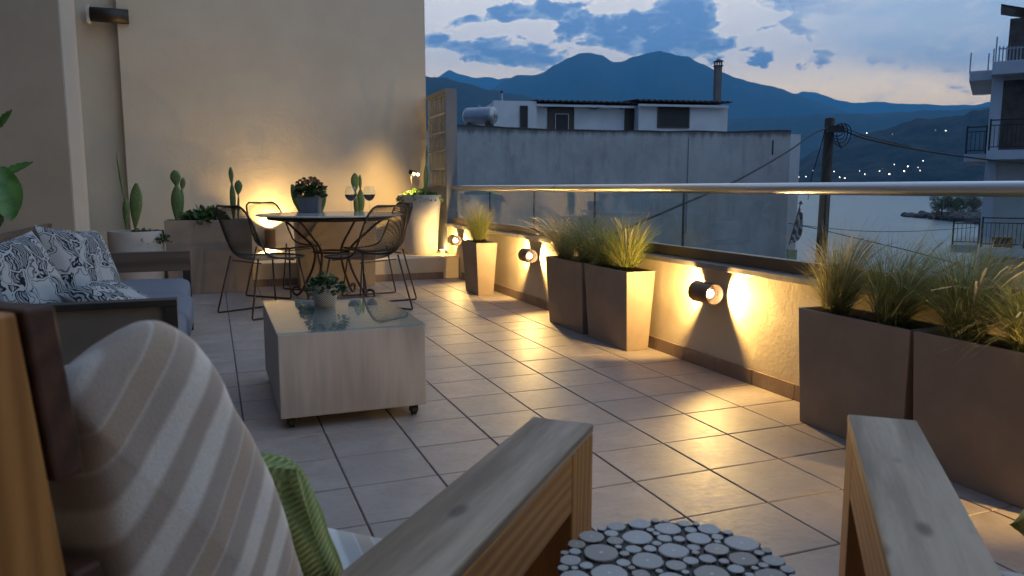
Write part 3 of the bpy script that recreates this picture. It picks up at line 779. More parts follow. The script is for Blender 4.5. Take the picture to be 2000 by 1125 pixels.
# shell profile in (forward y, z, half width, side lift)
SH = [(.245, .455, .20, .0), (.20, .448, .225, .0), (.08, .432, .24, .015), (-.06, .425, .248, .04), (-.17, .45, .25, .075), (-.225, .52, .25, .085), (-.25, .62, .245, .07), (-.275, .74, .23, .05), (-.29, .82, .20, .03), (-.295, .85, .15, .02)]
shp = catmull([(a, b, c) for a, b, c, d in SH], 5); shl = catmull([(d, 0, 0) for a, b, c, d in SH], 5)
def shell(u, v):
    """u in -1..1 across, v in 0..1 from seat front to top of back"""
    q = v * (len(shp) - 1); i = min(int(q), len(shp) - 2); t = q - i
    y, z, w = shp[i].lerp(shp[i + 1], t); l = shl[i].x * (1 - t) + shl[i + 1].x * t
    dy, dz = (shp[i + 1] - shp[i])[0], (shp[i + 1] - shp[i])[1]; nl = math.hypot(dy, dz)
    ny, nz = dz / nl, -dy / nl                     # towards the sitter
    if nz < 0 and v < .4: ny, nz = -ny, -nz
    k = l * u * u
    return Vector((u * w, y + abs(ny) * k, z + (nz if nz > 0 else 0) * k))
def make_chair():
    t = thing('wire_chair', 'wire chair', 'chair', (0, 0, 0), 0, 'wire mesh chairs round the table')
    edge = [shell(-1, k / 40) for k in range(41)] + [shell(-1 + 2 * k / 12, 1) for k in range(1, 12)] + [shell(1, 1 - k / 40) for k in range(41)] + [shell(1 - 2 * k / 12, 0) for k in range(1, 12)]
    MB().tube(edge, .0082, 8, closed=True).build('rim', M['black_metal'], t, smooth=True)
    me = MB(); nl = 74
    for dirn in (1, -1):
        for k in range(-20, nl):
            run = []
            for s in range(37):
                v = s / 36
                u = dirn * (-1.0 + (k + 10) * (2.0 / 40) + (v - .5) * 1.15)
                if -1 <= u <= 1: run.append(shell(u, v))
                elif run: break
            if len(run) < 2: continue
            b = len(me.v); w = .0016
            for i, P in enumerate(run):
                T = (run[min(i + 1, len(run) - 1)] - run[max(i - 1, 0)]).normalized()
                S = T.cross(Vector((0, -.6, .8))).normalized()
                me.v += [tuple(P - S * w), tuple(P + S * w)]
            me.f += [(b + 2 * i, b + 2 * i + 1, b + 2 * i + 3, b + 2 * i + 2) for i in range(len(run) - 1)]
    me.build('wire_mesh', M['black_metal'], t)
    for s in (-1, 1):
        fr = [(s * .19, .20, .44), (s * .255, .255, .02), (s * .257, .25, .009), (s * .257, .235, .008), (s * .257, -.235, .008), (s * .257, -.255, .009), (s * .255, -.26, .02), (s * .205, -.16, .455)]
        MB().tube(fr, .0074, 8).build('sled_leg', M['rust_metal'], t, smooth=True)
    MB().tube([(-.2, .16, .425), (.2, .16, .425)], .005, 6).build('cross_bar', M['rust_metal'], t)
    MB().tube([(-.21, -.14, .418), (.21, -.14, .418)], .005, 6).build('cross_bar', M['rust_metal'], t)
    return t
ch0 = make_chair()
for k, (x, y, az, lab) in enumerate([(.355, 6.30, 62.5, 'dark wire mesh chair in front of the cactus planter, nearest on the pier side'),
                                     (.62, 7.36, 135, 'dark wire mesh chair in front of the upright wall lamp, behind the table'),
                                     (1.116, 6.05, -37, 'dark wire mesh chair with its broad back to us, overlapping another chair'),
                                     (1.36, 6.78, 262, 'dark wire mesh chair between the table and the corner planter')]):
    c = ch0 if k == 0 else copy_tree(ch0)
    c.location = (x, y, 0); c.rotation_euler = (0, 0, -R(az)); c['label'] = lab

# ------------------------------------------------------------------ coffee table on castors
ct = thing('coffee_table', 'washed-wood box coffee table with glass top on castors', 'coffee table', (.526, 3.15, 0))
hw = .305; dp = .95
MB().box(-hw, hw, 0, dp, .052, .400).build('box', M['grey_wood'], ct, bevel=.003)
MB().box(-hw - .001, hw + .001, -.002, dp + .001, .402, .410).build('glass_top', M['table_glass'], ct)
for sx in (-.26, .26):
    for yy in (.05, dp - .06):
        f = MB(); f.box(sx - .018, sx - .0125, yy - .012, yy + .012, .015, .046); f.box(sx + .0125, sx + .018, yy - .012, yy + .012, .015, .046); f.box(sx - .022, sx + .022, yy - .022, yy + .022, .046, .0515)
        fo = f.build('castor', M['black_metal'], ct)
        w = MB().tube([(sx - .011, yy, .021), (sx + .011, yy, .021)], .021, 16).build('wheel', M['rubber'], fo, smooth=True); smooth_angle(w, 40)
q = at_z(637, 600, .41)
cp = thing('striped_pot', 'white pot with dark diagonal stripes and a leafy plant on the coffee table', 'potted plant', (q.x, q.y + .03, .411)); cp.scale = (.84, .84, .84)
m, nt, p = new_mat('striped_ceramic'); co = xcoord(nt); ox, oy, oz = xsep(nt, co)
n_ = nt.nodes.new('ShaderNodeMath'); n_.operation = 'ARCTAN2'; nt.links.new(ox.k, n_.inputs[0]); nt.links.new(oy.k, n_.inputs[1]); aa = X(nt, n_.outputs[0])
sgn = ((aa * 2.0)._m('SINE')).step(-.02, .02) * 2.0 - 1.0
ph = (oz * 560.0 + aa * sgn * 26.0)._m('SINE')
set_in(nt, p, 'Base Color', xmix(nt, ph.step(.15, .5), (.58, .56, .53), (.05, .05, .055))); set_in(nt, p, 'Roughness', .4); M['striped_pot'] = m
MB().lathe([(.052, 0), (.058, .004), (.078, .10), (.081, .128), (.079, .131), (.074, .131), (.070, .10), (.002, .10)], 36, cap1=False).build('pot', M['striped_pot'], cp, smooth=True)
rnd = random.Random(21); mb = MB()
for k in range(300):
    a = rnd.uniform(0, 6.28); q = math.sqrt(rnd.random()); P = Vector((math.cos(a) * q * .095, math.sin(a) * q * .095, .125 + rnd.uniform(0, .06) * (1.2 - q) - (.05 * max(0, q - .7) / .3)))
    if math.cos(a) > .3 and q > .6: P += Vector((.025, 0, -.015))
    d = Vector((math.cos(a) * q + rnd.gauss(0, .5), math.sin(a) * q + rnd.gauss(0, .5), rnd.uniform(-.2, .8))).normalized(); s = d.cross(Vector((rnd.gauss(0, .5), rnd.gauss(0, .5), 1))).normalized(); l = rnd.uniform(.025, .045)
    b = len(mb.v); nn = d.cross(s)
    mb.v += [tuple(P), tuple(P + d * l * .5 + s * l * .34), tuple(P + d * l), tuple(P + d * l * .5 - s * l * .34), tuple(P + d * l * .5 + nn * l * .1)]
    mb.f += [(b, b + 1, b + 4), (b + 1, b + 2, b + 4), (b + 2, b + 3, b + 4), (b + 3, b, b + 4)]
mb.build('leaves', M['leaf_dark'], cp)

# ------------------------------------------------------------------ cushions
def cushion_mesh(w, d, h, r, bulge=.0, n=14):
    """rounded box centred on the origin"""
    bm = bmesh.new(); bmesh.ops.create_cube(bm, size=2.0); bmesh.ops.subdivide_edges(bm, edges=bm.edges[:], cuts=n, use_grid_fill=True)
    for v in bm.verts:
        u = Vector(v.co); p = Vector((u.x * w / 2, u.y * d / 2, u.z * h / 2))
        c = Vector((max(-w / 2 + r, min(w / 2 - r, p.x)), max(-d / 2 + r, min(d / 2 - r, p.y)), max(-h / 2 + r, min(h / 2 - r, p.z))))
        o = p - c
        if o.length > 1e-9: p = c + o.normalized() * r * min(1, max(abs(o.x), abs(o.y), abs(o.z)) / r + .0)
        g = (1 - u.x ** 2) * (1 - u.y ** 2)
        p.z += bulge * g * (1 if u.z > 0 else -1) * abs(u.z) ** 2
        p.y += bulge * .5 * (1 - u.x ** 2) * (1 - u.z ** 2) * u.y
        p.x += bulge * .5 * (1 - u.y ** 2) * (1 - u.z ** 2) * u.x
        v.co = p
    me = bpy.data.meshes.new('cushion'); bm.to_mesh(me); bm.free(); me.polygons.foreach_set('use_smooth', [True] * len(me.polygons)); return me
def pillow_mesh(w, h, t, n=26, seed=0):
    rnd = random.Random(seed); mb = MB()
    for side in (1, -1):
        pts = []
        for j in range(n):
            for i in range(n):
                u, v = i / (n - 1) * 2 - 1, j / (n - 1) * 2 - 1
                k = (max(0, 1 - u ** 4) * max(0, 1 - v ** 4)) ** .55
                x = u * w / 2 * (1 - .07 * (1 - v * v) * abs(u)); z = v * h / 2 * (1 - .07 * (1 - u * u) * abs(v))
                wr = .010 * noise.noise(Vector((u * 2.3 + seed, v * 2.3, side * 3.0)))
                pts.append((x, side * (t / 2 * k + wr * k), z))
        b = len(mb.v); mb.v += pts
        for j in range(n - 1):
            for i in range(n - 1):
                q = (b + j * n + i, b + j * n + i + 1, b + (j + 1) * n + i + 1, b + (j + 1) * n + i)
                mb.f.append(q if side < 0 else q[::-1])
    return mb
def put(name, me, mat, parent=None, loc=(0, 0, 0), rot=(0, 0, 0)):
    me.materials.clear(); me.materials.append(mat)
    o = bpy.data.objects.new(name, me); col.objects.link(o); o.parent = parent; o.location = loc; o.rotation_euler = rot; return o

# ------------------------------------------------------------------ sofa (faces the parapet)
so = thing('wooden_sofa', 'long wooden sofa with grey seat cushions in front of the dark pier', 'sofa', (-.15, 4.5, 0))
DEP = .80
def arm(yy, far):
    if far:
        MB().box(-DEP - .06, -.005, yy - .03, yy + .03, .42, .555).build('arm_rail', M['dark_wood'], so, bevel=.004)
        for xx in (-.035, -.52):
            MB().box(xx - .025, xx + .025, yy - .025, yy + .025, 0, .4195).build('arm_post', M['black_wood'], so)
    else:
        MB().box(-DEP - .05, .004, yy - .035, yy + .035, .525, .552).build('arm_rail', M['black_wood'], so, bevel=.003)
        MB().box(-.040, .002, yy - .033, yy + .033, 0, .5245).build('arm_post', M['black_wood'], so)
        MB().box(-DEP - .05, -DEP, yy - .033, yy + .033, 0, .5245).build('arm_post', M['black_wood'], so)
        MB().box(-DEP, -.0405, yy - .012, yy + .012, .10, .5245).build('arm_panel', M['arm_panel'], so)
arm(1.25, True); arm(-1.20, False)
MB().box(-DEP, -.03, -1.16, 1.215, .14, .22).build('seat_frame', M['dark_wood'], so, bevel=.004)
for z0 in (.36, .52, .66):
    MB().box(-DEP - .05, -DEP - .022, -1.16, 1.215, z0, z0 + .10).build('back_slat', M['dark_wood'], so, bevel=.003)
for yy, dx in ((.80, .0), (-.02, .035), (-.78, .02)):
    put('seat_cushion', cushion_mesh(.74, .80, .155, .05, .015), M['grey_fabric'], so, (-.385 + dx, yy, .298))
put('back_cushion', cushion_mesh(.16, .78, .38, .06, .02), M['grey_fabric'], so, (-DEP + .07, -.78, .52), (0, R(-12), 0))

# patterned pillows
m, nt, p = new_mat('navy_leaf_print'); co = xcoord(nt); 
w1 = xnoise(nt, co, 6.0, 3, .5, 0, 1)
mixv = nt.nodes.new('ShaderNodeVectorMath'); mixv.operation = 'MULTIPLY_ADD'; nt.links.new(w1.k, mixv.inputs[0]); mixv.inputs[1].default_value = (.22, .22, .22); nt.links.new(co.k, mixv.inputs[2]); wv_ = X(nt, mixv.outputs[0])
vo = nt.nodes.new('ShaderNodeTexVoronoi'); vo.feature = 'DISTANCE_TO_EDGE'; vo.inputs['Scale'].default_value = 13; nt.links.new(xscale(nt, wv_, (1.0, 1.0, .55)).k, vo.inputs['Vector'])
ve = X(nt, vo.outputs['Distance'])
vc = nt.nodes.new('ShaderNodeTexVoronoi'); vc.inputs['Scale'].default_value = 13; nt.links.new(xscale(nt, wv_, (1.0, 1.0, .55)).k, vc.inputs['Vector'])
cell = X(nt, nt.nodes.new('ShaderNodeSeparateColor').outputs[0]); nt.links.new(vc.outputs['Color'], cell.k.node.inputs[0])
wa = nt.nodes.new('ShaderNodeTexWave'); wa.inputs['Scale'].default_value = 24; wa.inputs['Distortion'].default_value = 7; wa.inputs['Detail'].default_value = 2; nt.links.new(wv_.k, wa.inputs['Vector'])
veins = X(nt, wa.outputs[1]).step(.42, .56)
leafm = cell.step(.38, .42) * ve.step(.035, .06)
ink = (leafm * (veins * .75 + .2) + ve.step(.09, .075) * ve.step(.035, .05) * .8).clamp()
set_in(nt, p, 'Base Color', xmix(nt, ink, (.37, .385, .40), (.012, .017, .032))); set_in(nt, p, 'Roughness', .9); set_in(nt, p, 'Specular IOR Level', .1); M['print'] = m
def pillow(name, label, loc, rot, w, h, t, mat, seed, cat='pillow', group=None):
    o = pillow_mesh(w, h, t, seed=seed).build(name, mat, smooth=True, loc=loc, rot=rot); return tag(o, label, cat, group)
pillow('throw_pillow', 'navy and white leaf-print pillow propped on the sofa, its corner at the top', (-.60, 4.22, .575), (R(-20), R(6), R(68)), .50, .47, .17, M['print'], 1, group='leaf-print pillows')
pillow('throw_pillow', 'navy and white leaf-print pillow at the picture edge on the sofa', (-.78, 3.74, .56), (R(-22), R(-8), R(60)), .46, .45, .17, M['print'], 2, group='leaf-print pillows')
pillow('throw_pillow', 'small navy and white print pillow lying low in front of the others', (-.43, 3.80, .475), (R(-62), R(0), R(65)), .38, .30, .13, M['print'], 3, group='leaf-print pillows')

# ------------------------------------------------------------------ armchairs in the foreground
def stripes(name, expr, pal):
    m, nt, p = new_mat(name); co = xcoord(nt); x, y, z = xsep(nt, co)
    s = expr(x, y, z); wob = xnoise(nt, co, 9, 3) * .006
    ph = ((s + wob) * (2 * math.pi / .050))._m('SINE'); ph2 = ((s + wob) * (2 * math.pi / .150) + 1.0)._m('SINE')
    n = xnoise(nt, co, 420, 2)
    k = xmix(nt, ph.step(-.5, .5), pal[0], pal[1]); k = xmix(nt, ph.step(.0, .3) * ph2.step(.1, .5), k, pal[2])
    k = xmix(nt, n.step(.35, .7) * .2, k, tuple(c * .6 for c in pal[0]))
    set_in(nt, p, 'Base Color', k); set_in(nt, p, 'Roughness', .95); set_in(nt, p, 'Specular IOR Level', .1); set_in(nt, p, 'Sheen Weight', .25)
    bump(nt, p, n, .3, .002); return m
M['stripe_back'] = stripes('striped_cloth_back', lambda x, y, z: z * .80 - y * .60, ((.43, .36, .31), (.72, .67, .62), (.46, .36, .28)))
M['stripe_seat'] = stripes('striped_cloth_seat', lambda x, y, z: x * .72 + y * .69, ((.42, .44, .45), (.66, .68, .70), (.40, .36, .32)))
m, nt, p = new_mat('green_knit'); co = xcoord(nt); x, y, z = xsep(nt, co)
kn = (x * 520.0)._m('SINE') * ((z * 700.0)._m('SINE') * .5 + .5)
n1 = xnoise(nt, co, 5, 3); 
set_in(nt, p, 'Base Color', xmix(nt, kn.step(-.4, .7), xmix(nt, n1.step(.4, .6), (.15, .21, .08), (.21, .26, .09)), xmix(nt, n1.step(.4, .6), (.29, .37, .17), (.42, .42, .16))))
set_in(nt, p, 'Roughness', .95); set_in(nt, p, 'Specular IOR Level', .1); bump(nt, p, kn, .6, .006); M['knit'] = m
AW, AT = .122, .122          # arm timber
def armchair(name, cat, label, loc, az, CW):
    t = thing(name, label, cat, loc, -R(az))
    # local: y forward (front of the arms at y = 0), x to the sitter's other side; z up
    for s in (-1, 1):
        x1 = s * CW / 2; x0 = x1 - s * AW
        a, b = min(x0, x1), max(x0, x1)
        ab = MB().box(a + .001, b - .001, -.97, -.1325, .55 - AT, .5315).build('arm', M['pine'], t, bevel=.003)
        MB().box(a, b, -.97, 0, .55 - .018, .55).build('arm_top', M['weathered'], ab, bevel=.004)
        MB().box(a + .001, b - .001, -.132, -.001, 0, .5315).build('front_post', M['pine_z'], t, bevel=.003)
        # raked rear post, set inside the arm
        p0, p1 = s * (CW / 2 - .14), s * (CW / 2 - .215); lo, hi = min(p0, p1), max(p0, p1)
        MB().hexa([(lo, -.975, 0), (hi, -.975, 0), (hi, -.895, 0), (lo, -.895, 0), (lo, -1.065, .902), (hi, -1.065, .902), (hi, -.992, .905), (lo, -.992, .905)]).build('rear_post', M['pine_z'], t, bevel=.003)
    def slat(z0, z1):
        f = lambda z: -.895 - (z / .905) * .0955
        o = MB(); xx = CW / 2 - .139; e = .002
        o.hexa([(-xx, f(z0) + e, z0), (xx, f(z0) + e, z0), (xx, f(z0) + .027, z0), (-xx, f(z0) + .027, z0), (-xx, f(z1) + e, z1), (xx, f(z1) + e, z1), (xx, f(z1) + .027, z1), (-xx, f(z1) + .027, z1)])
        b = o.build('back_slat', M['pine_end'], t, bevel=.003)
    slat(.775, .906); slat(.59, .70); slat(.42, .52)
    MB().box(-CW / 2 + AW, CW / 2 - AW, -.88, -.30, .20, .27).build('seat_frame', M['pine'], t, bevel=.003)
    put('seat_cushion', cushion_mesh(CW - 2 * AW - .01, .63, .15, .05, .012), M['stripe_seat'], t, (0, -.60, .345))
    # fat raked back cushion: side profile swept across with rounded ends
    prof = [(-.955, .832), (-.94, .862), (-.912, .880), (-.868, .893), (-.818, .862), (-.772, .79), (-.725, .69), (-.685, .59), (-.66, .50), (-.675, .455), (-.70, .432), (-.78, .425), (-.87, .43), (-.888, .45), (-.905, .55), (-.925, .68), (-.943, .79)]
    c0 = Vector((sum(a for a, b in prof) / len(prof), sum(b for a, b in prof) / len(prof)))
    dense = []
    for i in range(len(prof)):
        P = [Vector(prof[(i + k) % len(prof)]) for k in (-1, 0, 1, 2)]
        for s in range(3):
            q = s / 3; dense.append(.5 * (2 * P[1] + (P[2] - P[0]) * q + (2 * P[0] - 5 * P[1] + 4 * P[2] - P[3]) * q * q + (3 * P[1] - P[0] - 3 * P[2] + P[3]) * q ** 3))
    hwid = CW / 2 - (.135 if CW > 1 else .19); mb = MB(); n = len(dense); rows = []
    xs = [(-1, .0), (-1, .45), (-.998, .80), (-.985, .93), (-.95, .985), (-.85, 1.0), (-.7, 1.005), (-.5, 1.01), (0, 1.015), (.5, 1.01), (.7, 1.005), (.85, 1.0), (.95, .985), (.985, .93), (.998, .80), (1, .45), (1, .0)]
    for xx, sc in xs:
        for q in dense:
            r_ = c0 + (q - c0) * sc; 
            xv = xx * hwid + (.012 * (1 - sc) * (1 if xx > 0 else -1)); e_ = min(1, max(0, (hwid - abs(xv)) / .16)); tp = min(1, max(0, (r_.y - .58) / .25))
            mb.v.append((xv, r_.x, r_.y - .10 * e_ * e_ * (3 - 2 * e_) * tp * tp))
    for j in range(len(xs) - 1):
        for i in range(n): mb.f.append((j * n + i, j * n + (i + 1) % n, (j + 1) * n + (i + 1) % n, (j + 1) * n + i))
    # recentre and rake the object so that its stripes follow the cushion
    cz = Vector((0, -.83, .66)); rk = R(13); inv = Matrix.Rotation(-rk, 3, 'X')
    mb.v = [tuple(inv @ (Vector(v) - cz)) for v in mb.v]
    o = mb.build('back_cushion', M['stripe_back'], t, smooth=True, loc=cz, rot=(rk, 0, 0))
    md = o.modifiers.new('smooth', 'SUBSURF'); md.levels = 1; md.render_levels = 2
    tx = bpy.data.textures.new('wrinkles', 'CLOUDS'); tx.noise_scale = .13; tx.noise_depth = 2
    dm = o.modifiers.new('wrinkle', 'DISPLACE'); dm.texture = tx; dm.strength = .014; dm.mid_level = .5; dm.texture_coords = 'LOCAL'
    return t
a43 = R(43); n1_ = Vector((math.cos(a43), -math.sin(a43), 0))
A1 = at_z(1160, 827, .55); A1.z = 0
armchair('wooden_loveseat', 'loveseat', 'wooden loveseat filling the lower left with a big beige striped back cushion', A1 - n1_ * .68, 43, 1.36)
a45 = R(41); n2_ = Vector((math.cos(a45), -math.sin(a45), 0))
A2 = at_z(1655, 808, .55); A2.z = 0
armchair('wooden_armchair', 'armchair', 'wooden armchair showing only one weathered, sky-toned arm in front of the nearest planters', A2 + n2_ * .38, 41, .76)
def chair_pt(A, az, lat, alg, z): 
    a = R(az); return A + Vector((math.cos(a), -math.sin(a), 0)) * lat + Vector((math.sin(a), math.cos(a), 0)) * alg + Vector((0, 0, z))
pillow('knit_pillow', 'green knitted pillow behind the weathered, sky-toned arm of the striped loveseat', chair_pt(A1, 43, -.315, -.625, .545), (R(24), 0, -R(43)), .33, .30, .13, M['knit'], 5, group='green knit pillows')
pillow('knit_pillow', 'green pillow just entering the picture beside the single weathered, sky-toned arm', at_z(2026, 958, .53) + n2_ * .165 + Vector((0, 0, -.03)), (R(58), 0, -R(41)), .33, .30, .13, M['knit'], 6, group='green knit pillows')

# ------------------------------------------------------------------ side table of log slices
LC = Vector((.592, .872, 0)); LR = .168; LZ = .45
lt = thing('log_slice_table', 'round side table topped with pale wooden log slices between the armchairs', 'side table', LC)
MB().lathe([(.001, LZ - .05), (LR - .006, LZ - .05), (LR - .004, LZ - .004), (.001, LZ - .004)], 48, cap0=False, cap1=False).build('top_plate', M['resin'], lt)
for k in range(3):
    a = R(30 + 120 * k); MB().tube([(math.cos(a) * .09, math.sin(a) * .09, LZ - .05), (math.cos(a) * .15, math.sin(a) * .15, 0)], .012, 8).build('leg', M['black_metal'], lt)
m, nt, p = new_mat('log_slice'); co = xcoord(nt); x, y, z = xsep(nt, co)
oi = nt.nodes.new('ShaderNodeObjectInfo'); rn = X(nt, oi.outputs['Random'])
rr_ = (x * x + y * y).pow(.5); rg = ((rr_ + xnoise(nt, co, 1.2, 2) * .12) * 34.0)._m('SINE')
k = xmix(nt, rg.step(-.5, .8) * .25, (.44, .445, .445), (.33, .32, .31)); k = xmix(nt, rn.pow(2.0) * .9, k, (.27, .225, .19)); k = xmix(nt, rr_.step(.95, 1.0), k, (.06, .04, .03))
k = xmix(nt, rr_.step(.13, .07), k, (.58, .57, .55)); set_in(nt, p, 'Base Color', k); set_in(nt, p, 'Roughness', .55); M['slice'] = m
sms = []
for q in range(4):
    rnd = random.Random(q); mb = MB(); n = 12; ra = [1 + rnd.uniform(-.07, .07) for _ in range(n)]
    vs = []
    for sc, z in ((1, -1), (1, .75), (.95, 1)):
        vs += [(math.cos(2 * math.pi * i / n) * ra[i] * sc, math.sin(2 * math.pi * i / n) * ra[i] * sc, z) for i in range(n)]
    fs = [(j * n + i, j * n + (i + 1) % n, (j + 1) * n + (i + 1) % n, (j + 1) * n + i) for j in range(2) for i in range(n)] + [tuple(2 * n + i for i in range(n))]
    sms.append(mb.add(vs, fs).mesh('log_slice', M['slice']))
rnd = random.Random(5); circ = []
for rad, tries in ((.0245, 60), (.0205, 250), (.017, 900), (.0135, 2500), (.0105, 6000), (.0080, 9000), (.0060, 9000)):
    for _ in range(tries):
        if len(circ) >= 285: break
        r = rad * rnd.uniform(.88, 1.12); a = rnd.uniform(0, 6.283); q = math.sqrt(rnd.random()) * (LR - r * .75)
        x, y = math.cos(a) * q, math.sin(a) * q
        if all((x - c[0]) ** 2 + (y - c[1]) ** 2 > (r + c[2] + .0003) ** 2 for c in circ): circ.append((x, y, r))
for x, y, r in circ:
    o = bpy.data.objects.new('log_slice', rnd.choice(sms)); col.objects.link(o); o.parent = lt
    o.location = (x, y, LZ - .005 + rnd.uniform(-.0006, .0006)); o.scale = (r, r, .005); o.rotation_euler = (rnd.uniform(-.02, .02), rnd.uniform(-.02, .02), rnd.uniform(0, 6.28))


# ------------------------------------------------------------------ land, sea and mountains
SEA = -9.0
m, nt, p = new_mat('sea_water'); co = xcoord(nt)
w1 = xnoise(nt, xscale(nt, co, (.35, .9, 1)), .35, 6, .6); w2 = xnoise(nt, xscale(nt, co, (.4, .8, 1)), .03, 4, .5)
set_in(nt, p, 'Base Color', (.14, .19, .23)); set_in(nt, p, 'Roughness', .28); set_in(nt, p, 'Specular IOR Level', .9)
bump(nt, p, w1 * .7 + w2 * .6, .35, .6); M['sea'] = m
sea = MB(); n = 96; sea.v = [(0, 0, SEA)] + [(math.cos(2 * math.pi * k / n) * 24000, math.sin(2 * math.pi * k / n) * 24000, SEA) for k in range(n)]
sea.f = [(0, 1 + k, 1 + (k + 1) % n) for k in range(n)]
tag(sea.build('sea', M['sea']), kind='structure')
M['asphalt'] = simple('street_ground', (.055, .055, .055), .9, var=.25, scale=.6)
g = MB(); c, s_ = FWD.copy(), RGT.copy(); c.z = 0; c.normalize()
def gp(f, r): return tuple(Vector((0, 0, -8.0)) + c * f + s_ * r)
edge = [(78 + 6 * math.sin(k * .7) + 3 * math.sin(k * 1.9), -160 + k * 14) for k in range(24)]
g.v = [gp(-140, -160), gp(-140, 162)] + [gp(f, r) for f, r in reversed(edge)]; g.f = [tuple(range(len(g.v)))]
b0 = len(g.v); g.v += [(x, y, -9.6) for x, y, z in g.v[2:]]
g.f += [(2 + k, 3 + k, b0 + k + 1, b0 + k) for k in range(len(edge) - 1)]
tag(g.build('ground', M['asphalt']), kind='structure')

def land(name, c, c2, scale):
    m, nt, p = new_mat(name); co = xcoord(nt); n1 = xnoise(nt, co, scale, 8, .65); n2 = xnoise(nt, co, scale * 9, 5, .7)
    set_in(nt, p, 'Base Color', xmix(nt, (n1 * .6 + n2 * .4).step(.38, .64), c, c2)); set_in(nt, p, 'Roughness', .95); set_in(nt, p, 'Specular IOR Level', .05)
    bump(nt, p, n2, .7, 30.0 / max(1, scale * 2000)); return m
M['mountain'] = land('mountain_scrub', (.030, .035, .022), (.060, .058, .042), .0016)
M['hill'] = land('hill_scrub', (.012, .013, .008), (.060, .052, .036), .012)
def ridge(name, prof, D, front, back, steps=140, rough=.05, mat='mountain', seed=0, bulge=1.1):
    mb = MB(); rows = 15; pts = []; rnd = random.Random(seed)
    pxs = [q[0] for q in prof]
    base = SEA - 4
    for i in range(steps):
        px = pxs[0] + (pxs[-1] - pxs[0]) * i / (steps - 1)
        for a, b in zip(prof, prof[1:]):
            if a[0] <= px <= b[0]:
                t = (px - a[0]) / (b[0] - a[0]); py = a[1] + (b[1] - a[1]) * (t * t * (3 - 2 * t) * .5 + t * .5); break
        d = ray(px, py); hd = math.hypot(d.x, d.y); ux, uy = d.x / hd, d.y / hd; top = CAM_H + D * d.z / hd
        top += (noise.fractal(Vector((px * .045, seed * 3.1, 0)), 1.0, 2.0, 4)) * rough * (top - base) * .25
        col_ = []
        for j in range(rows):
            q = j / (rows - 1) * 2 - 1
            r = D + (front * q if q < 0 else back * q)
            k = (1 - abs(q)) ** bulge
            z = base + (top - base) * k
            f = noise.fractal(Vector((r * 3.0 / front, px * .012, seed + .5)), 1.0, 2.0, 4)
            if abs(q) > .01: z += f * (top - base) * .10 * math.sin(math.pi * min(1, abs(q))) 
            col_.append((ux * r, uy * r, z))
        pts += col_
    mb.grid(pts, rows, steps)
    return tag(mb.build(name, M[mat], smooth=True), kind='structure')
ridge('far_mountain_range', [(560, 300), (700, 215), (790, 180), (835, 158), (858, 148), (876, 137), (895, 143), (925, 152), (950, 150), (975, 154), (1000, 153), (1060, 165), (1200, 205), (1330, 230)], 15500, 3500, 3000, 150, .05, seed=1)
ridge('far_mountain_range', [(1400, 260), (1480, 222), (1530, 195), (1570, 178), (1590, 180), (1612, 186), (1640, 196), (1665, 201), (1700, 199), (1735, 200), (1770, 203), (1805, 203), (1840, 206), (1870, 205), (1900, 206), (1935, 198), (2000, 190), (2150, 205), (2300, 240)], 15500, 3500, 3000, 150, .05, seed=2)
ridge('mountain', [(760, 290), (880, 220), (960, 175), (985, 157), (1012, 146), (1046, 147), (1062, 141), (1085, 126), (1112, 113), (1132, 105), (1150, 102), (1170, 107), (1195, 119), (1214, 121), (1240, 110), (1265, 104), (1288, 99), (1305, 102), (1322, 108), (1340, 110), (1370, 124), (1400, 138), (1440, 152), (1465, 159), (1500, 167), (1525, 173), (1550, 182), (1600, 199), (1650, 217), (1700, 232), (1800, 262), (1900, 300)], 10500, 4200, 3500, 220, .03, seed=3)
ridge('middle_hills', [(1250, 262), (1330, 240), (1420, 232), (1500, 229), (1600, 223), (1700, 222), (1760, 219), (1800, 216), (1860, 217), (1935, 208), (2050, 196), (2250, 215)], 6200, 2200, 1800, 140, .05, 'mountain', seed=4)
ridge('dark_hill', [(560, 110), (640, 125), (740, 133), (835, 148), (870, 152), (905, 161), (950, 174), (1000, 184), (1050, 192), (1110, 205), (1180, 226), (1260, 262)], 4600, 1700, 1600, 120, .05, 'mountain', seed=5)
hs = ridge('far_shore_hillside', [(1340, 362), (1420, 350), (1500, 338), (1560, 312), (1600, 291), (1650, 270), (1690, 261), (1720, 255), (1745, 248), (1770, 238), (1795, 231), (1830, 230), (1860, 227), (1900, 219), (1935, 211), (2000, 200), (2200, 180), (2420, 200), (2600, 260)], 2600, 700, 900, 200, .10, 'hill', seed=6)

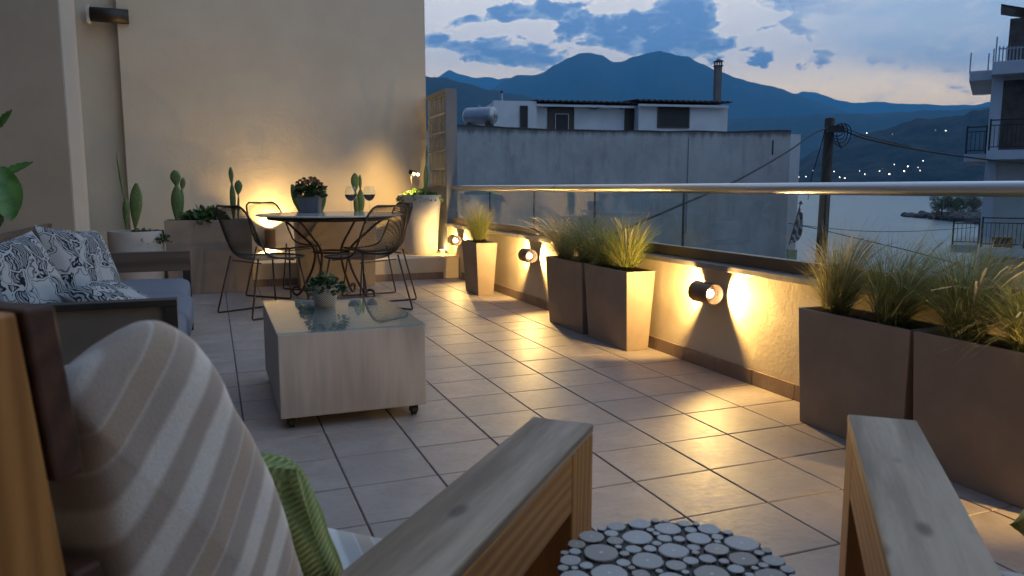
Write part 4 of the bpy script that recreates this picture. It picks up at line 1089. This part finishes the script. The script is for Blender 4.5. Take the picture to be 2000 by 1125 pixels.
# town lights on the far shore
bpy.context.view_layer.update()
tree = BVHTree.FromPolygons([v.co[:] for v in hs.data.vertices], [pp.vertices[:] for pp in hs.data.polygons])
M['far_lamp'] = emission('far_lamp_glow', (1.0, .93, .78), 9)
lm = MB().lathe([(.05, -1), (.7, -.7), (1, 0), (.7, .7), (.05, 1)], 8, cap0=True, cap1=True).mesh('far_lamp', M['far_lamp'])
for px, py, sz in [(1552, 336, 1.1), (1560, 346, 1.7), (1574, 345, 1.4), (1629, 335, 1.3), (1640, 346, 1.4), (1650, 348, 1.7), (1693, 260, 1.4), (1679, 334, 1.0), (1689, 340, 1.2), (1718, 334, 1.1), (1724, 329, .8),
                   (1737, 340, 1.9), (1747, 321, 1.1), (1766, 334, 2.1), (1773, 325, 1.6), (1793, 327, .8), (1797, 333, .9), (1803, 314, 1.1), (1847, 255, 1.4), (1827, 254, .8), (1743, 262, .7), (1587, 333, .6)]:
    d = ray(px, py).normalized(); h = tree.ray_cast(EYE, d)
    P = h[0] - d * 4 if h[0] else EYE + d * 2200
    o = bpy.data.objects.new('far_lamp', lm); col.objects.link(o); o.location = P; o.scale = (sz * .72, sz * .72, sz * .72)
    tag(o, 'tiny lit lamp dotting the dark hillside across the water', 'lamp', 'lamps on the far hillside')

# rocky spit with trees
M['rock'] = simple('sea_rock', (.085, .078, .075), .9, var=.4, scale=.7, bmp=.6, bscale=2)
def icos(): 
    bm = bmesh.new(); bmesh.ops.create_icosphere(bm, subdivisions=2, radius=1); v = [Vector(q.co) for q in bm.verts]; f = [tuple(w.index for w in q.verts) for q in bm.faces]; bm.free(); return v, f
IV, IF = icos(); rnd = random.Random(3); rk = MB()
def spit(px, py): return at_z(px, py, SEA)
for k in range(150):
    t = rnd.random() ** .8; px = 1757 + t * 200; py = 421 + 14 * t + rnd.uniform(-3.5, 4.5) * (.35 + t)
    P = spit(px, py); sz = rnd.uniform(1.0, 2.3) * (.55 + .6 * t); sc = Vector((rnd.uniform(.8, 1.5), rnd.uniform(.8, 1.4), rnd.uniform(.55, .95)))
    off = Vector((rnd.uniform(0, 50), 0, 0))
    rk.add([P + Vector((v.x * sc.x, v.y * sc.y, v.z * sc.z)) * sz * (1 + .35 * noise.noise(v * 1.4 + off)) + Vector((0, 0, .25 * sz + t * 1.1)) for v in IV], IF)
tag(rk.build('rocky_spit', M['rock']), 'dark boulders of a rocky spit in the sea', kind='stuff')
M['pine_leaf'] = simple('far_tree_leaf', (.030, .042, .018), .8, var=.5, scale=.5)
M['bark'] = simple('bark', (.06, .045, .035), .9, var=.3)
def far_tree(label, px, py, h, rx, seed):
    rnd = random.Random(seed); P = spit(px, py); P.z = SEA + 1.2; t = thing('shore_tree', label, 'tree', P, 0, 'trees on the rocky spit')
    tk = MB(); tk.tube([(0, 0, -1), (.1, 0, h * .3), (.3, .1, h * .6)], [.28, .2, .1], 7)
    for q in range(4):
        a = rnd.uniform(0, 6.28); tk.tube([(.1, 0, h * .35), (math.cos(a) * rx * .4, math.sin(a) * rx * .4, h * .55), (math.cos(a) * rx * .7, math.sin(a) * rx * .7, h * .7)], [.14, .09, .04], 6)
    tk.build('trunk', M['bark'], t)
    cr = MB(); cl = [(rnd.gauss(0, rx * .42), rnd.gauss(0, rx * .42), h * rnd.uniform(.08, .9), rnd.uniform(.24, .42) * rx) for _ in range(24)]
    for x, y, z, r in cl:
        for q in range(150):
            d = Vector((rnd.gauss(0, 1), rnd.gauss(0, 1), rnd.gauss(0, .8))).normalized() * r * rnd.uniform(.5, 1.05); c = Vector((x, y, z)) + d
            u = Vector((rnd.gauss(0, 1), rnd.gauss(0, 1), rnd.gauss(0, 1))).normalized(); w = u.orthogonal().normalized(); l = rnd.uniform(.14, .3)
            b = len(cr.v); cr.v += [tuple(c - u * l), tuple(c + w * l * .5), tuple(c + u * l), tuple(c - w * l * .5)]; cr.f.append((b, b + 1, b + 2, b + 3))
    cr.build('crown', M['pine_leaf'], t)
far_tree('broad dark tree at the tip of the rocky spit', 1838, 430, 6.6, 4.0, 1)
far_tree('dark tree behind the broad one on the spit, in the middle', 1866, 428, 6.2, 4.0, 2)
far_tree('dark tree on the spit next to the apartment block', 1898, 428, 6.4, 4.2, 3)
far_tree('dark tree on the spit mostly behind the apartment block', 1935, 428, 7.5, 4.6, 4)

# ------------------------------------------------------------------ neighbour's house across the street
M['old_plaster'] = None
m, nt, p = new_mat('weathered_plaster'); co = xcoord(nt); x, y, z = xsep(nt, co)
n1 = xnoise(nt, co, .55, 8, .65); n2 = xnoise(nt, xscale(nt, co, (2.2, 2.2, .35)), 1.3, 6, .65); n3 = xnoise(nt, co, 6, 5, .65)
k = xmix(nt, n1.step(.3, .72), (.33, .325, .32), (.46, .455, .445)); k = xmix(nt, n2.step(.5, .75) * .55, k, (.22, .21, .205)); k = xmix(nt, xnoise(nt, co, 1.4, 7, .7, .8).step(.56, .72) * .45, k, (.52, .515, .50)); k = xmix(nt, n3.step(.58, .8) * .3, k, (.52, .51, .5))
k = xmix(nt, (z + n2 * .55).step(-.02, .22) * .75, k, (.075, .07, .065))      # black rain streaks below the coping
set_in(nt, p, 'Base Color', k); set_in(nt, p, 'Roughness', .9); set_in(nt, p, 'Specular IOR Level', .15); bump(nt, p, n3, .4, .02); M['old_plaster'] = m
M['white_paint'] = plaster('old_white_paint', (.52, .53, .54), (.60, .61, .62), .3)
M['dark_open'] = simple('dark_interior', (.02, .018, .017), .7)
M['shutter'] = simple('brown_shutter', (.05, .035, .025), .6)
M['roof_sheet'] = simple('corrugated_sheet', (.07, .055, .055), .8, var=.35, scale=3)
M['galv'] = simple('galvanised_tank', (.34, .35, .37), .38, .55, var=.1, scale=4)
PL, PR = at_depth(890, 247, 28.0), at_depth(1545, 257, 30.5)
zt = (PL.z + PR.z) / 2
ex = (PR - PL); ex.z = 0; WID = ex.length; ex.normalize(); ey = Vector((-ex.y, ex.x, 0))
if ey.dot(FWD) < 0: ey = -ey
rz = math.atan2(ex.y, ex.x)
nh = thing('neighbour_house', 'weathered grey rendered house with a white rooftop room across the street', 'house', (PL.x, PL.y, zt), rz)
P0 = Vector((PL.x, PL.y, zt))
def hp(px, py, off=0.0):       # photo pixel -> (along the facade, up) on a plane off metres behind it
    q = at_plane(px, py, P0 + ey * off, ey) - P0; return q.dot(ex), q.z
wl = MB(); nx = 40; top = []
for i in range(nx + 1):
    xx = -3 + (WID + 3) * i / nx; top.append((xx, .05 * noise.noise(Vector((xx * .5, 3, 0))) + .02 * noise.noise(Vector((xx * 3, 3, 0))) - .12 * math.sin(math.pi * max(0, xx) / WID) + .03))
for i in range(nx):
    (xa, za), (xb, zb) = top[i], top[i + 1]
    wl.hexa([(xa, 0, -11.3), (xb, 0, -11.3), (xb, .28, -11.3), (xa, .28, -11.3), (xa, 0, za), (xb, 0, zb), (xb, .28, zb), (xa, .28, za)])
wl.build('wall', M['old_plaster'], nh)
bd = MB(); bd.box(-3, WID, .281, 9.5, -11.3, -1.0); bd.build('house_body', M['old_plaster'], nh)
cp_ = MB()
for i in range(nx):
    (xa, za), (xb, zb) = top[i], top[i + 1]
    h1, h2 = .03 + .03 * abs(noise.noise(Vector((xa * 2, 9, 0)))), .03 + .03 * abs(noise.noise(Vector((xb * 2, 9, 0))))
    cp_.hexa([(xa, -.03, za + .001), (xb, -.03, zb + .001), (xb, .31, zb + .001), (xa, .31, za + .001), (xa, -.03, za + h1), (xb, -.03, zb + h2), (xb, .31, zb + h2), (xa, .31, za + h1)])
cp_.build('wall_cap', M['roof_sheet'], nh)
x_, z_ = hp(1345, 300, 0); MB().tube([(x_, -.02, -4), (x_, -.02, -.25)], .03, 8).build('rain_pipe', M['old_plaster'], nh)
x_, z_ = hp(1509, 290, 0); MB().box(x_ - .03, x_ + .03, -.012, .0, z_ - .25, z_ + .32).build('wall_crack', M['dark_open'], nh)
# rooftop room, 3.2 m behind the wall
OF = 2.6
def rect(px0, py0, px1, py1, off):
    x0, z1 = hp(px0, py0, off); x1, z0 = hp(px1, py1, off); return x0, x1, z0, z1
x0, x1, z0, z1 = rect(966, 196, 1420, 262, OF); zb = -1.0
xr0, _ = hp(1247, 250, OF)
MB().box(x0, xr0, OF + .6, OF + 4.2, zb, z1 - .02).build('roof_room', M['white_paint'], nh)
MB().box(xr0 + .001, x1, OF, OF + 4.2, zb, z1 - .05).build('roof_room', M['white_paint'], nh)
xa, _ = hp(966, 250, OF); xb, _ = hp(1050, 250, OF)
MB().box(xa, xb, OF + .2, OF + .598, zb, z1 + .02).build('roof_room', M['white_paint'], nh)
def opening(name, px0, py0, px1, py1, off, mat, fw=.05, frame='white_paint'):
    a, b, c_, d_ = rect(px0, py0, px1, py1, off)
    o = MB().box(a, b, off - .035, off - .001, c_, d_).build(name, M[mat], nh)
    f = MB(); f.box(a - fw, a, off - .05, off - .002, c_ - fw, d_ + fw); f.box(b, b + fw, off - .05, off - .002, c_ - fw, d_ + fw); f.box(a, b, off - .05, off - .002, d_, d_ + fw); f.box(a, b, off - .06, off - .002, c_ - fw, c_)
    f.build('frame', M[frame], o)
opening('door', 1072, 211, 1118, 262, OF + .6, 'shutter', .06, 'shutter'); opening('window', 1085, 223, 1109, 262, OF + .56, 'dark_open', .02, 'white_paint')
opening('window', 1287, 209, 1343, 248, OF, 'dark_open', .06, 'shutter'); opening('door', 1017, 208, 1029, 262, OF + .2, 'dark_open', .03, 'shutter'); opening('door', 1221, 212, 1246, 262, OF + .6, 'shutter', .02, 'shutter')
def corr(px0, px1, py, off, dep, seed):
    a, zc = hp(px0, py, off); b, _ = hp(px1, py, off); n = int((b - a) / .028); pts = []
    for dd, dz in ((-.25, -.02), (dep * .5, .12), (dep, .22)):
        for i in range(n + 1):
            xx = a + (b - a) * i / n; pts.append((xx, off + dd, zc + dz + .035 * math.cos(2 * math.pi * (xx - a) / .25)))
    mb = MB(); mb.grid(pts, n + 1, 3); o = mb.build('corrugated_roof', M['roof_sheet'], nh, smooth=True); so_ = o.modifiers.new('thick', 'SOLIDIFY'); so_.thickness = .02
corr(1046, 1250, 196, OF + .35, 3.6, 1); corr(1242, 1426, 195, OF - .1, 4.2, 2)
a, zc = hp(1046, 201, OF + .3); b, _ = hp(1240, 201, OF + .3); MB().box(a, b, OF + .16, OF + .24, zc - .14, zc - .06).build('gutter', M['white_paint'], nh)
a, zc = hp(1245, 201, OF - .1); b, _ = hp(1420, 201, OF - .1); MB().box(a, b, OF - .28, OF - .2, zc - .14, zc - .05).build('gutter', M['white_paint'], nh)
pp = [hp(px, py, OF + .55) for px, py in ((1052, 205), (1075, 212), (1110, 206), (1140, 208), (1160, 213), (1185, 206), (1205, 208), (1216, 214))]
MB().tube([(x, OF + .5, z) for x, z in pp], .022, 6).build('roof_cable', M['rubber'], nh)
x_, zc = hp(1401, 192, OF + 1); _, zd = hp(1401, 128, OF + 1)
chm = MB().box(x_ - .13, x_ + .13, OF + .9, OF + 1.16, zc - .5, zd).build('chimney', M['old_plaster'], nh)
cc = MB()
for sx in (-.11, .11):
    for sy in (.92, 1.14): cc.box(x_ + sx - .025, x_ + sx + .025, OF + sy - .025, OF + sy + .025, zd, zd + .17)
cc.box(x_ - .17, x_ + .17, OF + .86, OF + 1.2, zd - .04, zd + .0); cc.build('chimney_vent', M['roof_sheet'], chm)
ck = MB(); ck.add([(x_ - .2, OF + .83, zd + .17), (x_ + .2, OF + .83, zd + .17), (x_ + .2, OF + 1.23, zd + .17), (x_ - .2, OF + 1.23, zd + .17), (x_, OF + 1.03, zd + .30)], [(0, 3, 2, 1), (0, 1, 4), (1, 2, 4), (2, 3, 4), (3, 0, 4)])
ck.build('chimney_cap', M['roof_sheet'], chm)
x_, zc = hp(980, 196, OF + .5); MB().tube([(x_, OF + .5, zc - .3), (x_, OF + .5, zc + .28)], [.04, .04], 8).build('vent_pipe', M['galv'], nh); MB().tube([(x_, OF + .5, zc + .28), (x_, OF + .5, zc + .38)], [.06, .05], 8).build('vent_cap', M['rubber'], nh)
a, zc = hp(939, 226, .6); tk = thing('water_tank', 'grey cylindrical water tank lying on the neighbour\'s roof edge', 'water tank', P0 + ex * a + ey * .75 + Vector((0, 0, zc)), rz + R(-38))
MB().lathe([(.02, -.66), (.16, -.655), (.27, -.62), (.325, -.55), (.33, -.5), (.33, .5), (.325, .55), (.27, .62), (.16, .655), (.02, .66)], 28).build('tank', M['galv'], tk, smooth=True, rot=(0, R(90), 0))
MB().lathe([(.10, .64), (.10, .69), (.05, .70), (.05, .73), (.001, .73)], 16, cap1=False).build('end_cap', M['galv'], tk, rot=(0, R(90), 0))
for sx in (-.4, .4): MB().box(sx - .05, sx + .05, -.25, .25, -.55, -.29).build('cradle', M['roof_sheet'], tk)
MB().tube([(-.05, 0, .32), (-.05, 0, .40)], .05, 10).build('valve', M['galv'], tk)
# small white annexe beyond the house's corner
q0, q1 = at_depth(1546, 262, 36), at_depth(1568, 332, 36)
an = tag(MB().box(-.6, (q1 - q0).dot(ex), 0, 3, -11, 0).build('white_annexe', M['white_paint'], loc=q0, rot=(0, 0, rz)), 'narrow white building edge just past the neighbour house by the pole', 'building')

# ------------------------------------------------------------------ pole and cables
M['pole_wood'] = wood('creosoted_pole', (.018, .014, .012), (.042, .034, .028), .6, .9, axis=2, knots=False)
M['cable'] = simple('black_cable', (.012, .012, .014), .7)
ptop, pbot = at_depth(1621, 232, 16.0), at_depth(1605, 480, 16.0); dirp = (pbot - ptop).normalized()
foot = ptop + dirp * ((-8.2 - ptop.z) / dirp.z)
pole = thing('utility_pole', 'dark wooden utility pole with coiled cables between the house and the sea', 'utility pole', foot)
MB().tube([(0, 0, 0), tuple(ptop - foot)], [.15, .10], 14).build('pole', M['pole_wood'], pole, smooth=True)
def rp(px, py, w=15.8): return at_depth(px, py, w) - foot
rnd = random.Random(9)
for k in range(4):
    c = rp(1637 + k * 2, 255 + k * 3); rr2 = .10 + .035 * k
    MB().tube([tuple(c + RGT * (math.cos(a) * rr2) + Vector((0, 0, math.sin(a) * rr2 * 1.15)) + FWD * (.05 * math.sin(a * 2 + k))) for a in [2 * math.pi * q / 20 for q in range(20)]], .011, 5, closed=True).build('cable_coil', M['cable'], pole)
MB().tube([tuple(rp(1634, 262)), tuple(rp(1636, 276)), tuple(rp(1644, 290))], .013, 5).build('cable_tail', M['cable'], pole)
MB().box(-.16, .16, -.05, .05, -.07, .07).build('junction_box', M['cable'], pole, loc=rp(1632, 252), rot=(0, 0, -YAW))
def cable(label, pts, r=.016):
    P = [at_depth(px, py, w) for px, py, w in pts]; P = [Vector(v) for v in catmull(P, 6)]
    o = MB().tube([p_ - P[0] for p_ in P], r, 6).build('overhead_cable', M['cable'], loc=P[0]); return tag(o, label, 'cable', 'overhead cables')
cable('cable sloping down from the pole across the neighbour house wall', [(1616, 250, 15.8), (1585, 263, 15), (1540, 295, 13.8), (1440, 352, 12), (1330, 400, 10.5), (1246, 436, 9.5), (1180, 466, 8.8)])
cable('thick cable sagging from the pole to the apartment block', [(1640, 250, 15.8), (1665, 262, 16.2), (1700, 273, 17), (1780, 290, 18.6), (1860, 303, 20), (1940, 313, 21.5), (2010, 320, 23)], .022)
cable('thin cable from the pole top towards the hillside, running to the apartment block', [(1645, 248, 15.8), (1665, 256, 16.2), (1700, 268, 17), (1780, 287, 18.7)], .012)
cable('thin cable low over the sea running from the flag towards the apartment block', [(1540, 436, 19), (1600, 448, 17.5), (1700, 472, 16), (1785, 492, 15), (1900, 524, 14)], .010)
cable('faint cable low over the sea, nearly level', [(1540, 436, 19), (1600, 444, 20), (1700, 452, 21.5), (1800, 451, 23), (1905, 444, 25)], .008)
cable('cable dropping from the pole down behind the house annexe', [(1612, 252, 15.9), (1606, 275, 16.2), (1596, 310, 16.8), (1584, 352, 17.5), (1578, 390, 18)], .010)

# furled flag beside the house corner
fb = at_depth(1541, 478, 19.0); fl_ = thing('furled_flag', 'furled dark blue and white flag on a slanted staff by the house corner', 'flag', fb)
ft = at_depth(1564, 396, 19.0) - fb
MB().tube([(0, 0, 0), tuple(ft)], .014, 8).build('staff', M['cable'], fl_)
MB().box(-.02, .02, -.02, .02, -.04, .04).build('finial', M['cable'], fl_, loc=ft); MB().box(-.05, .05, -.015, .015, -.012, .012).build('finial', M['cable'], fl_, loc=ft - ft.normalized() * .02, rot=(0, 0, -YAW))
m, nt, p = new_mat('flag_cloth'); co = xcoord(nt, 'Generated'); x, y, z = xsep(nt, co); st_ = (x * 26.0 + z * 5.0)._m('SINE').step(.15, .35)
set_in(nt, p, 'Base Color', xmix(nt, st_, (.012, .02, .07), (.40, .41, .43))); set_in(nt, p, 'Roughness', .9); M['flag'] = m
pts = []; nu, nv = 12, 16
for j in range(nv):
    t = j / (nv - 1); c0_ = ft * (.10 + .78 * t)
    for i in range(nu):
        u = i / (nu - 1); wdt = .28 * math.sin(math.pi * (.15 + .8 * (1 - t))) + .03
        pts.append(tuple(c0_ + RGT * (u * wdt * .5) + Vector((0, 0, -u * wdt * 1.0)) + FWD * (.05 * math.sin(u * 9 + t * 3))))
f_ = MB().grid(pts, nu, nv).build('cloth', M['flag'], fl_, smooth=True)
tag(MB().box(-.05, .14, -.1, .1, -.35, 0).build('green_crate', simple('pale_green_paint', (.20, .27, .16), .8), loc=at_depth(1543, 487, 18.6), rot=(0, 0, -YAW)), 'small pale green box below the furled flag', 'box')
tag(MB().box(-.07, .12, -.08, .08, -8.6, -.352).build('flag_post', M['old_plaster'], loc=at_depth(1543, 487, 18.6), rot=(0, 0, -YAW)), 'plain post carrying the small green box below the flag', 'post')

# ------------------------------------------------------------------ apartment block on the right
M['apt'] = plaster('apartment_render', (.50, .48, .44), (.57, .55, .50), .2)
M['apt_trim'] = plaster('apartment_slab', (.52, .54, .56), (.58, .60, .62), .2)
M['apt_brown'] = simple('brown_brick_infill', (.10, .075, .06), .9, var=.3, scale=3)
E0 = at_depth(1932, 240, 26.0); aza = R(53.5)
bx_ = Vector((math.cos(aza), -math.sin(aza), 0)); by_ = Vector((math.sin(aza), math.cos(aza), 0))
ap = thing('apartment_block', 'pale apartment block with balconies and dark railings at the picture edge', 'building', (E0.x, E0.y, 0), math.atan2(bx_.y, bx_.x))
E1 = Vector((E0.x, E0.y, 0))
def bp(px, py, off=0.0):
    q = at_plane(px, py, E1 + by_ * off, by_) - E1; return q.dot(bx_), q.z
_, zroof = bp(1945, 132); _, zs1 = bp(1960, 296); _, zs1b = bp(1960, 315); _, zs2 = bp(1960, 480); _, zs2b = bp(1960, 500)
st_h = zs1 - zs2
MB().box(0, 12, .0, 9, -8.2, zroof - .05).build('facade', M['apt'], ap)
MB().box(-.02, .32, -.06, -.001, -8.2, zroof - .3).build('corner_pilaster', M['apt_trim'], ap)
MB().box(-.03, 12, -.75, 9.1, zroof - .32, zroof + .10).build('roof_slab', M['apt_trim'], ap, bevel=.01)
a, zc = bp(1894, 140); MB().box(a, -.031, .1, 5, zc - .30, zc + .02).build('roof_overhang', M['apt_trim'], ap)
a, zc = bp(1957, 158, 0); b, zd = bp(2060, 290, 0)
MB().box(a, b, -.04, -.001, zd, zc).build('infill_panel', M['apt_brown'], ap)
for lv, z_s in enumerate((zs1, zs2, zs2 - st_h)):
    MB().box(.05 if lv else .02, 12, -1.15, -.001, z_s - .30, z_s).build('balcony_slab', M['apt_trim'], ap, bevel=.01)
    a, _ = bp(1882 if lv == 0 else 1869, 300); 
    MB().box(a, -.001, .4, 6, z_s - .32, z_s - .05).build('side_balcony_slab', M['apt_trim'], ap, bevel=.01)
    if lv == 2: continue
    def railing(x0, x1, yy, zb_, nm=.12, hh=1.0, filler=True):
        r_ = MB(); r_.box(x0, x1, yy - .02, yy + .02, zb_ + hh - .04, zb_ + hh); r_.box(x0, x1, yy - .015, yy + .015, zb_ + .10, zb_ + .13); r_.box(x0, x1, yy - .015, yy + .015, zb_ + hh - .20, zb_ + hh - .17)
        k = x0
        while k <= x1:
            r_.box(k - .009, k + .009, yy - .009, yy + .009, zb_ + .131, zb_ + hh - .201); k += nm
        return r_.build('railing', M['black_metal'], ap)
    def posts(own, xs, yy, zb_, hh=1.0):
        for xx in xs: MB().box(xx - .028, xx + .028, yy - .028, yy + .028, zb_, zb_ + hh + .02).build('post', M['black_metal'], own)
    rl_ = railing(.06, 5, -1.10, z_s); posts(rl_, (.06, 1.25, 2.45, 3.65), -1.10, z_s)
    rl_ = railing(a + .05, -.03, .45, z_s - .05, .13, .95); posts(rl_, (a + .05, -.05), .45, z_s - .05, .95)
_, z_d = bp(1960, 545)
a, zc = bp(1974, 30); MB().box(a, 12, .6, 4, zroof + .1, zc).build('roof_house', M['apt_brown'], ap)
mb = MB(); mb.add([(a - .3, .5, zc + .5), (a + 1.2, .5, zc + .05), (a + 1.2, 2, zc + .05), (a - .3, 2, zc + .5), (a - .3, .5, zc + .42), (a + 1.2, .5, zc + .001), (a + 1.2, 2, zc + .001), (a - .3, 2, zc + .42)], [(0, 1, 2, 3), (4, 7, 6, 5), (0, 4, 5, 1), (1, 5, 6, 2), (2, 6, 7, 3), (3, 7, 4, 0)])
mb.build('tilted_panel', M['black_metal'], ap)
for px, h1 in ((1948, 72), (1942, 95)):
    a, zc = bp(px, h1, -.5); MB().box(a - .02, a + .02, -.52, -.48, zroof + .1, zc).build('roof_rod', M['galv'], ap)
for px, h1 in ((1897, 103), (1932, 104)):
    a, zc = bp(px, h1, .4); MB().box(a - .02, a + .02, .38, .42, zroof - .1, zc).build('roof_rod', M['galv'], ap)
for k in range(7):
    a, zc = bp(1953 + k * 7, 90, -.6); MB().box(a - .02, a + .02, -.62, -.58, zroof + .1, zc).build('roof_fence_rod', M['galv'], ap)
a, zc = bp(1950, 96, -.6); b, _ = bp(2010, 96, -.6); MB().box(a, b, -.61, -.59, zc - .02, zc + .02).build('roof_fence_rail', M['galv'], ap)
for px, py in ((1950, 468), (1968, 470)):
    a, zc = bp(px, py, -.7); MB().lathe([(.13, 0), (.19, .3), (.2, .32), (.16, .32)], 14, (a, -.75, zs2), cap1=True).build('balcony_pot', M['apt_brown'], ap)

# ------------------------------------------------------------------ evening haze over the bay
hz = MB().box(-21000, 21000, -600, 18800, -30, 2300).build('haze')
m = bpy.data.materials.new('haze_air'); m.use_nodes = True; nt = m.node_tree; nt.nodes.clear()
out = nt.nodes.new('ShaderNodeOutputMaterial'); v = nt.nodes.new('ShaderNodeVolumePrincipled')
v.inputs['Color'].default_value = (.11, .49, .97, 1); v.inputs['Density'].default_value = 1.0e-4; v.inputs['Anisotropy'].default_value = .2
nt.links.new(v.outputs[0], out.inputs['Volume']); hz.data.materials.append(m); tag(hz, kind='stuff')
